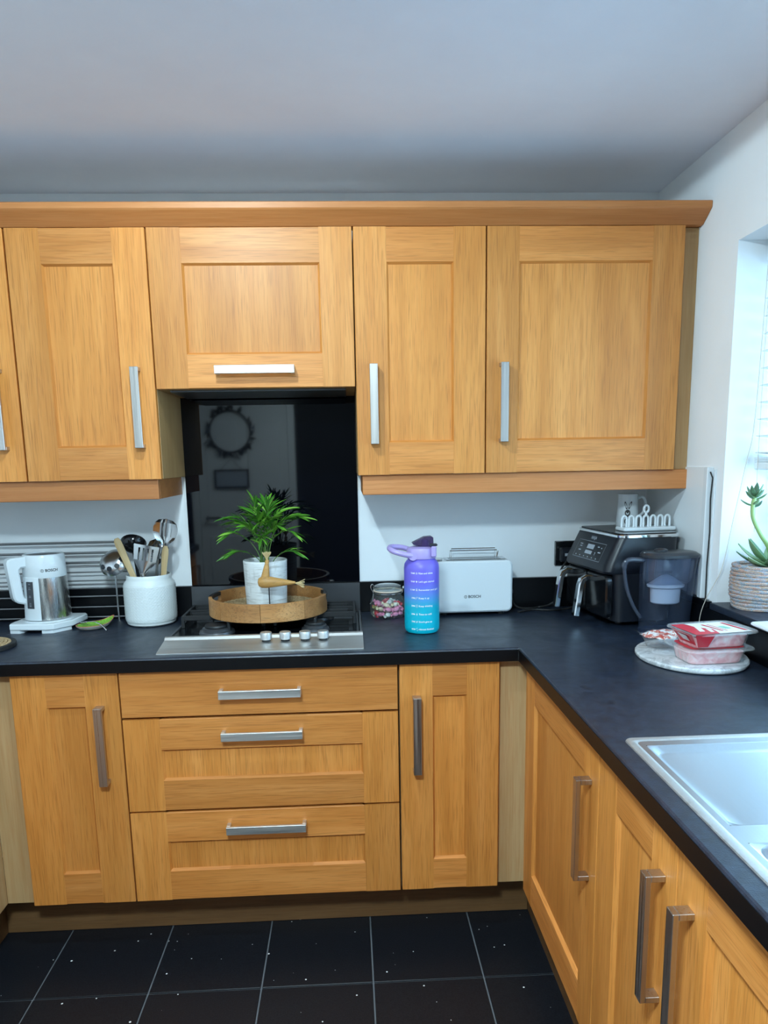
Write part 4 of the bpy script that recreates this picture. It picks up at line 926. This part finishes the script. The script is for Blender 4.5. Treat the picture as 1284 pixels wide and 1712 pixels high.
def pack(label, loc, rot, sc, red):
    t = T('meat_pack', label, 'food pack', loc, rot, 'meat packs on the marble board')
    rr2 = lambda w_, d_, z_: [(x_, y_, z_) for x_, y_ in rrect(w_*sc, d_*sc, .022*sc, 5)]
    n = len(rr2(1, 1, 0)); h = .042
    def flute(w_, d_, z_, am): return [(x_*(1+am*(1 if i % 2 else -1)), y_*(1+am*(1 if i % 2 else -1)), z_) for i, (x_, y_, _) in enumerate(dense(w_, d_, z_))]
    def dense(w_, d_, z_): 
        p = rrect(w_*sc, d_*sc, .022*sc, 4); q = []
        for i in range(len(p)):
            a_, c_ = np.array(p[i]), np.array(p[(i+1) % len(p)]); k_ = max(1, int(np.linalg.norm(c_-a_)/.007))
            q += [(*(a_ + (c_-a_)*j/k_), z_) for j in range(k_)]
        return q
    # rings must share a count: sample by angle instead
    def samp(w_, d_, z_, am=0.0, n=96):
        out = []
        for i in range(n):
            a_ = 2*PI*i/n; ca, sa = math.cos(a_), math.sin(a_); e = 6.0
            r_ = 1/((abs(ca)/(w_*sc/2))**e + (abs(sa)/(d_*sc/2))**e)**(1/e); r_ += am*(1 if (i//2) % 2 else -1)
            out.append((r_*ca, r_*sa, z_))
        return out
    O('tray', loft([samp(.138,.096,.0,.0008), samp(.142,.100,.002,.0012), samp(.156,.114,.034,.001), samp(.160,.118,h-.002)], (True, False)), 'film', t, label='clear ribbed plastic tray')
    O('tray_rim', loft([samp(.158,.116,h-.002), samp(.186,.144,h-.002), samp(.190,.148,h-.0045), samp(.191,.149,h-.0035), samp(.188,.146,h), samp(.158,.116,h)], loop=True), 'film', t)
    O('meat', loft([samp(.134,.092,.0015), samp(.140,.098,.006), samp(.150,.108,.030), samp(.130,.090,.037), samp(.06,.04,.0385)]), 'meat', t, label='pale pink meat')
    f = O('top_film', loft([samp(.158,.116,h+.0004), samp(.02,.02,h+.0004)], (False, True)), 'film', t)
    if red:
        hx, hy = .095*sc, .073*sc
        q = lambda a, z_=h+.0009: G([(x_, y_, z_) for x_, y_ in a], [tuple(range(len(a)))])
        O('label_band', join(q([(-.086,-.070),(-.086,.050),(-.050,.050),(-.040,.010),(-.010,-.020),(-.020,-.066)]), G([(-.090,-.0735,h),(-.036,-.0735,h),(-.044,-.056,.006),(-.070,-.054,.006)], [(0,1,2,3)]), G([(-.096,-.066,h),(-.096,.030,h),(-.073,.020,.010),(-.072,-.048,.010)], [(0,1,2,3)])), 'label_red', t, label='red printed label', smooth=False)
        O('label_print', join(q([(-.020,-.066),(-.010,-.020),(-.040,.010),(-.046,.050),(.060,.050),(.074,-.062)], h+.0008), q([(-.058,-.040),(-.044,-.040),(-.030,.006),(-.042,.012)], h+.0012), q([(-.034,-.050),(-.024,-.050),(-.016,-.022),(-.026,-.012)], h+.0012), G([(-.0966,-.040,h-.006),(-.0966,.0,h-.006),(-.080,-.004,.018),(-.080,-.034,.018)], [(0,1,2,3)])), 'label_white', t, smooth=False)
        O('label_stripe', join(q([(.000,-.044),(.006,-.044),(-.006,.030),(-.014,.030)], h+.0014), q([(.014,-.044),(.017,-.044),(.006,.030),(.003,.030)], h+.0014), q([(.058,-.050),(.068,-.050),(.056,.040),(.048,.040)], h+.0014)), 'label_red', t, smooth=False)
        O('label_mark', q([(.022,-.024),(.040,-.024),(.036,.004),(.018,.004)], h+.0014), 'label_green', t, smooth=False)
    else:
        O('label_band', loft([samp(.150,.108,h+.0008), samp(.120,.08,h+.0008)], (False, False)), 'label_red', t, label='red label edge', smooth=False)
    return t
PZ1 = Z + .0153
pack('lower plastic meat pack lying directly on the marble board', (.893, -.838, PZ1), .06, 1.0, False)
pack('upper plastic meat pack with a big red label, stacked on another pack', (.898, -.840, PZ1+.0436), .12, 1.0, True)
m, N, L, b = base('pouch_print', (.7,.3,.25), .4)
L.new(ramp(N, L, noise(N, L, coords(N, L), 60, 3, .6, 1.0), [(.38, (.50,.06,.05)), (.48, (.62,.22,.16)), (.53, (.78,.76,.74)), (.8, (.80,.80,.80))]), b.inputs['Base Color'])
pc = T('plastic_tub', 'small clear plastic tub with red patterned film behind the meat packs', 'food pack', (.832, -.700, PZ1), .55)
def cr(w_, d_, z_, seed, am=.004):
    r_ = random.Random(seed); n = 28; out = []
    for i in range(n):
        a_ = 2*PI*i/n; e = 4; q_ = 1/((abs(math.cos(a_))/(w_/2))**e + (abs(math.sin(a_))/(d_/2))**e)**(1/e)
        out.append(((q_+r_.uniform(-am,am))*math.cos(a_), (q_+r_.uniform(-am,am))*math.sin(a_), z_ + r_.uniform(-am,am)*.8))
    return out
O('tub', loft([cr(.075,.055,.005,1,.001), cr(.080,.060,.006,2,.002), cr(.105,.082,.030,3,.003), cr(.118,.094,.038,4,.003)], (True, False)), 'film', pc)
O('tub_film', loft([cr(.114,.090,.036,5,.004), cr(.08,.06,.041,6,.004), cr(.03,.02,.039,7,.003)], (False, True)), 'pouch_print', pc, label='red and white patterned film')
O('film_corner', G([(-.052,.030,.036),(-.085,.050,.062),(-.060,.012,.040),(-.048,-.006,.037)], [(0,1,2,3)]), 'film', pc)
O('crumpled_foil', loft([cr(.030,.022,.004,11,.004), cr(.042,.030,.014,12,.006), cr(.020,.014,.024,13,.005)]), 'chrome', pc, loc=(.020,-.052,.0))

# ---------------- basket and succulent on the sill
SZ = 1.0203
m, N, L, b = base('rope', (.5,.4,.35), .85)
v = coords(N, L, (30,30,150)); nz = noise(N, L, v, 1.0, 2, .5)
c1 = ramp(N, L, nz, [(.30, (.55,.30,.26)), (.42, (.62,.46,.36)), (.50, (.30,.42,.52)), (.56, (.62,.50,.52)), (.64, (.46,.30,.18)), (.74, (.60,.52,.46))])
c2 = ramp(N, L, noise(N, L, coords(N, L), 420, 2, .6), [(.35, (.45,)*3), (.65, (1,1,1))]); L.new(mixc(N, L, c1, c2, .8, 'MULTIPLY'), b.inputs['Base Color'])
bk = T('rope_basket', 'round coiled rope basket in pink, blue and straw on the window sill', 'basket', (1.132, -.650, SZ))
for i in range(12):
    z_ = .0052 + .0104*i; r_ = .074 + .004*math.sin(PI*i/11) + (.002 if i > 2 else -.002)
    O('rope_coil', tube([((r_+.0006*math.sin(j*2.3))*math.cos(2*PI*j/48), (r_+.0006*math.sin(j*2.3))*math.sin(2*PI*j/48), z_+.0012*math.sin(6*PI*j/48+i)) for j in range(48)], .0062, 8, True), 'rope', bk)
O('basket_floor', lathe([(.072,.002),(.072,.006)], 32), 'rope', bk); O('basket_soil', lathe([(.0735,.098),(.04,.106),(.001,.108)], 28, (True, True)), 'soil', bk)
m, N, L, b = base('succulent_leaf', (.14,.26,.12), .4)
oi = N.new('ShaderNodeObjectInfo'); L.new(ramp(N, L, oi.outputs['Random'], [(0, (.07,.16,.09)), (.5, (.15,.27,.13)), (1, (.28,.40,.20))]), b.inputs['Base Color'])
base('succulent_stem', (.30,.44,.16), .5)
su = T('succulent', 'succulent with a tall leaning rosette growing in the rope basket', 'plant', (1.132, -.655, SZ+.106))
stem = spline([(.024,-.005,-.010),(.004,-.010,.060),(-.030,-.020,.105),(-.056,-.025,.150),(-.060,-.026,.185),(-.056,-.026,.208)], 6)
O('stem', tube(stem, .0055, 10), 'succulent_stem', su)
def fleshy(L_, wd, th):
    rings = []
    for i in range(9):
        t_ = i/8; w_ = wd*math.sin(PI*(t_*.86+.10))**.9 if i < 8 else wd*.04; w_ = max(w_, .0012)
        c_ = (L_*t_, .35*L_*t_*t_)
        rings.append([(c_[0], w_*math.cos(a_), c_[1] + th*(.35+.65*w_/wd)*math.sin(a_)) for a_ in np.linspace(0, 2*PI, 11)[:-1]])
    return loft(rings)
LB = mesh('leaf', fleshy(.092,.0170,.0042), 'succulent_leaf'); LS = mesh('leaf', fleshy(.034,.0075,.0026), 'succulent_leaf')
rl_ = random.Random(9)
for i, (az_, el_) in enumerate([(3.0,-.02),(3.6,-.10),(2.5,.15),(4.3,.0),(5.1,-.05),(5.8,.1),(.2,.0),(1.0,.2),(1.8,.25),(3.3,.35),(4.7,.35),(.5,.6),(5.5,.75)]):
    O('leaf', LB, '', su, loc=(.006, -.010, .016+.02*el_), rot=(0, -el_-.10, az_))
for i in range(9):
    a_ = 2*PI*i/9*2.4; e_ = .1+.08*i
    O('leaf', LS, '', su, loc=(-.056, -.026, .200+.0016*i), rot=(0, -e_, a_))
for i in range(3): O('leaf', LS, '', su, loc=(-.058,-.026,.180+.004*i), rot=(0, -.1, 2.1*i+.4))

# ---------------- slatted blind in the window
bl = T('venetian_blind', 'white slatted blind pulled half way down inside the window recess', 'blind', (1.150, (WY0+WY1)/2, 1.40))
hb_ = hw-.016
O('head_rail', box(-.026,.026,-hb_,hb_,.575,.615,.003), 'white_satin', bl)
slat = mesh('slat', xz(rz(prism([(0,0)]*0 or [(x_, y_) for x_, y_ in rrect(.05,.003,.0012,2)], -hb_, hb_), 0)), 'white_satin', False)
for i in range(12): O('slat', slat, '', bl, loc=(0, 0, .050+.046*i), rot=(0, .10, 0))
O('bottom_rail', box(-.026,.026,-hb_,hb_,.004,.026,.004), 'white_satin', bl)
for i in range(3): O('slat', slat, '', bl, loc=(0,0,.0285+.0045*i))
for yy in (hb_-.10, .0, -hb_+.10):
    for xx in (-.027, .027): O('ladder_cord', tube([(xx,yy,.02),(xx,yy,.60)], .0009, 5), 'white_satin', bl)
base('cord_beige', (.62,.56,.48), .7)
O('blind_cord', tube(spline([(1.118,-.592,2.0),(1.110,-.592,1.55),(1.094,-.590,1.422),(1.070,-.588,1.271),(1.050,-.582,1.133),(1.033,-.575,1.08),(1.018,-.560,1.033),(1.010,-.545,.98),(1.008,-.540,.915)], 6), .0011, 6), 'cord_beige', None, 'thin pale blind cord hanging from the window down to the worktop', 'cord')
O('blind_cord', tube([(1.119,-.600,1.98),(1.119,-.602,1.6),(1.121,-.603,1.41),(1.124,-.604,1.23)], .0009, 6), 'cord_beige', None, 'thin pale pull cord hanging straight down behind the succulent', 'cord')
# ---------------- white tray jutting over the sill
O('plastic_tray', join(prism([(.985,-.868),(1.075,-.862),(1.080,-1.10),(.978,-1.10)], SZ, SZ+.010, .003)), 'white_gloss', None, 'flat white tray on the window sill, jutting over its edge', 'tray')
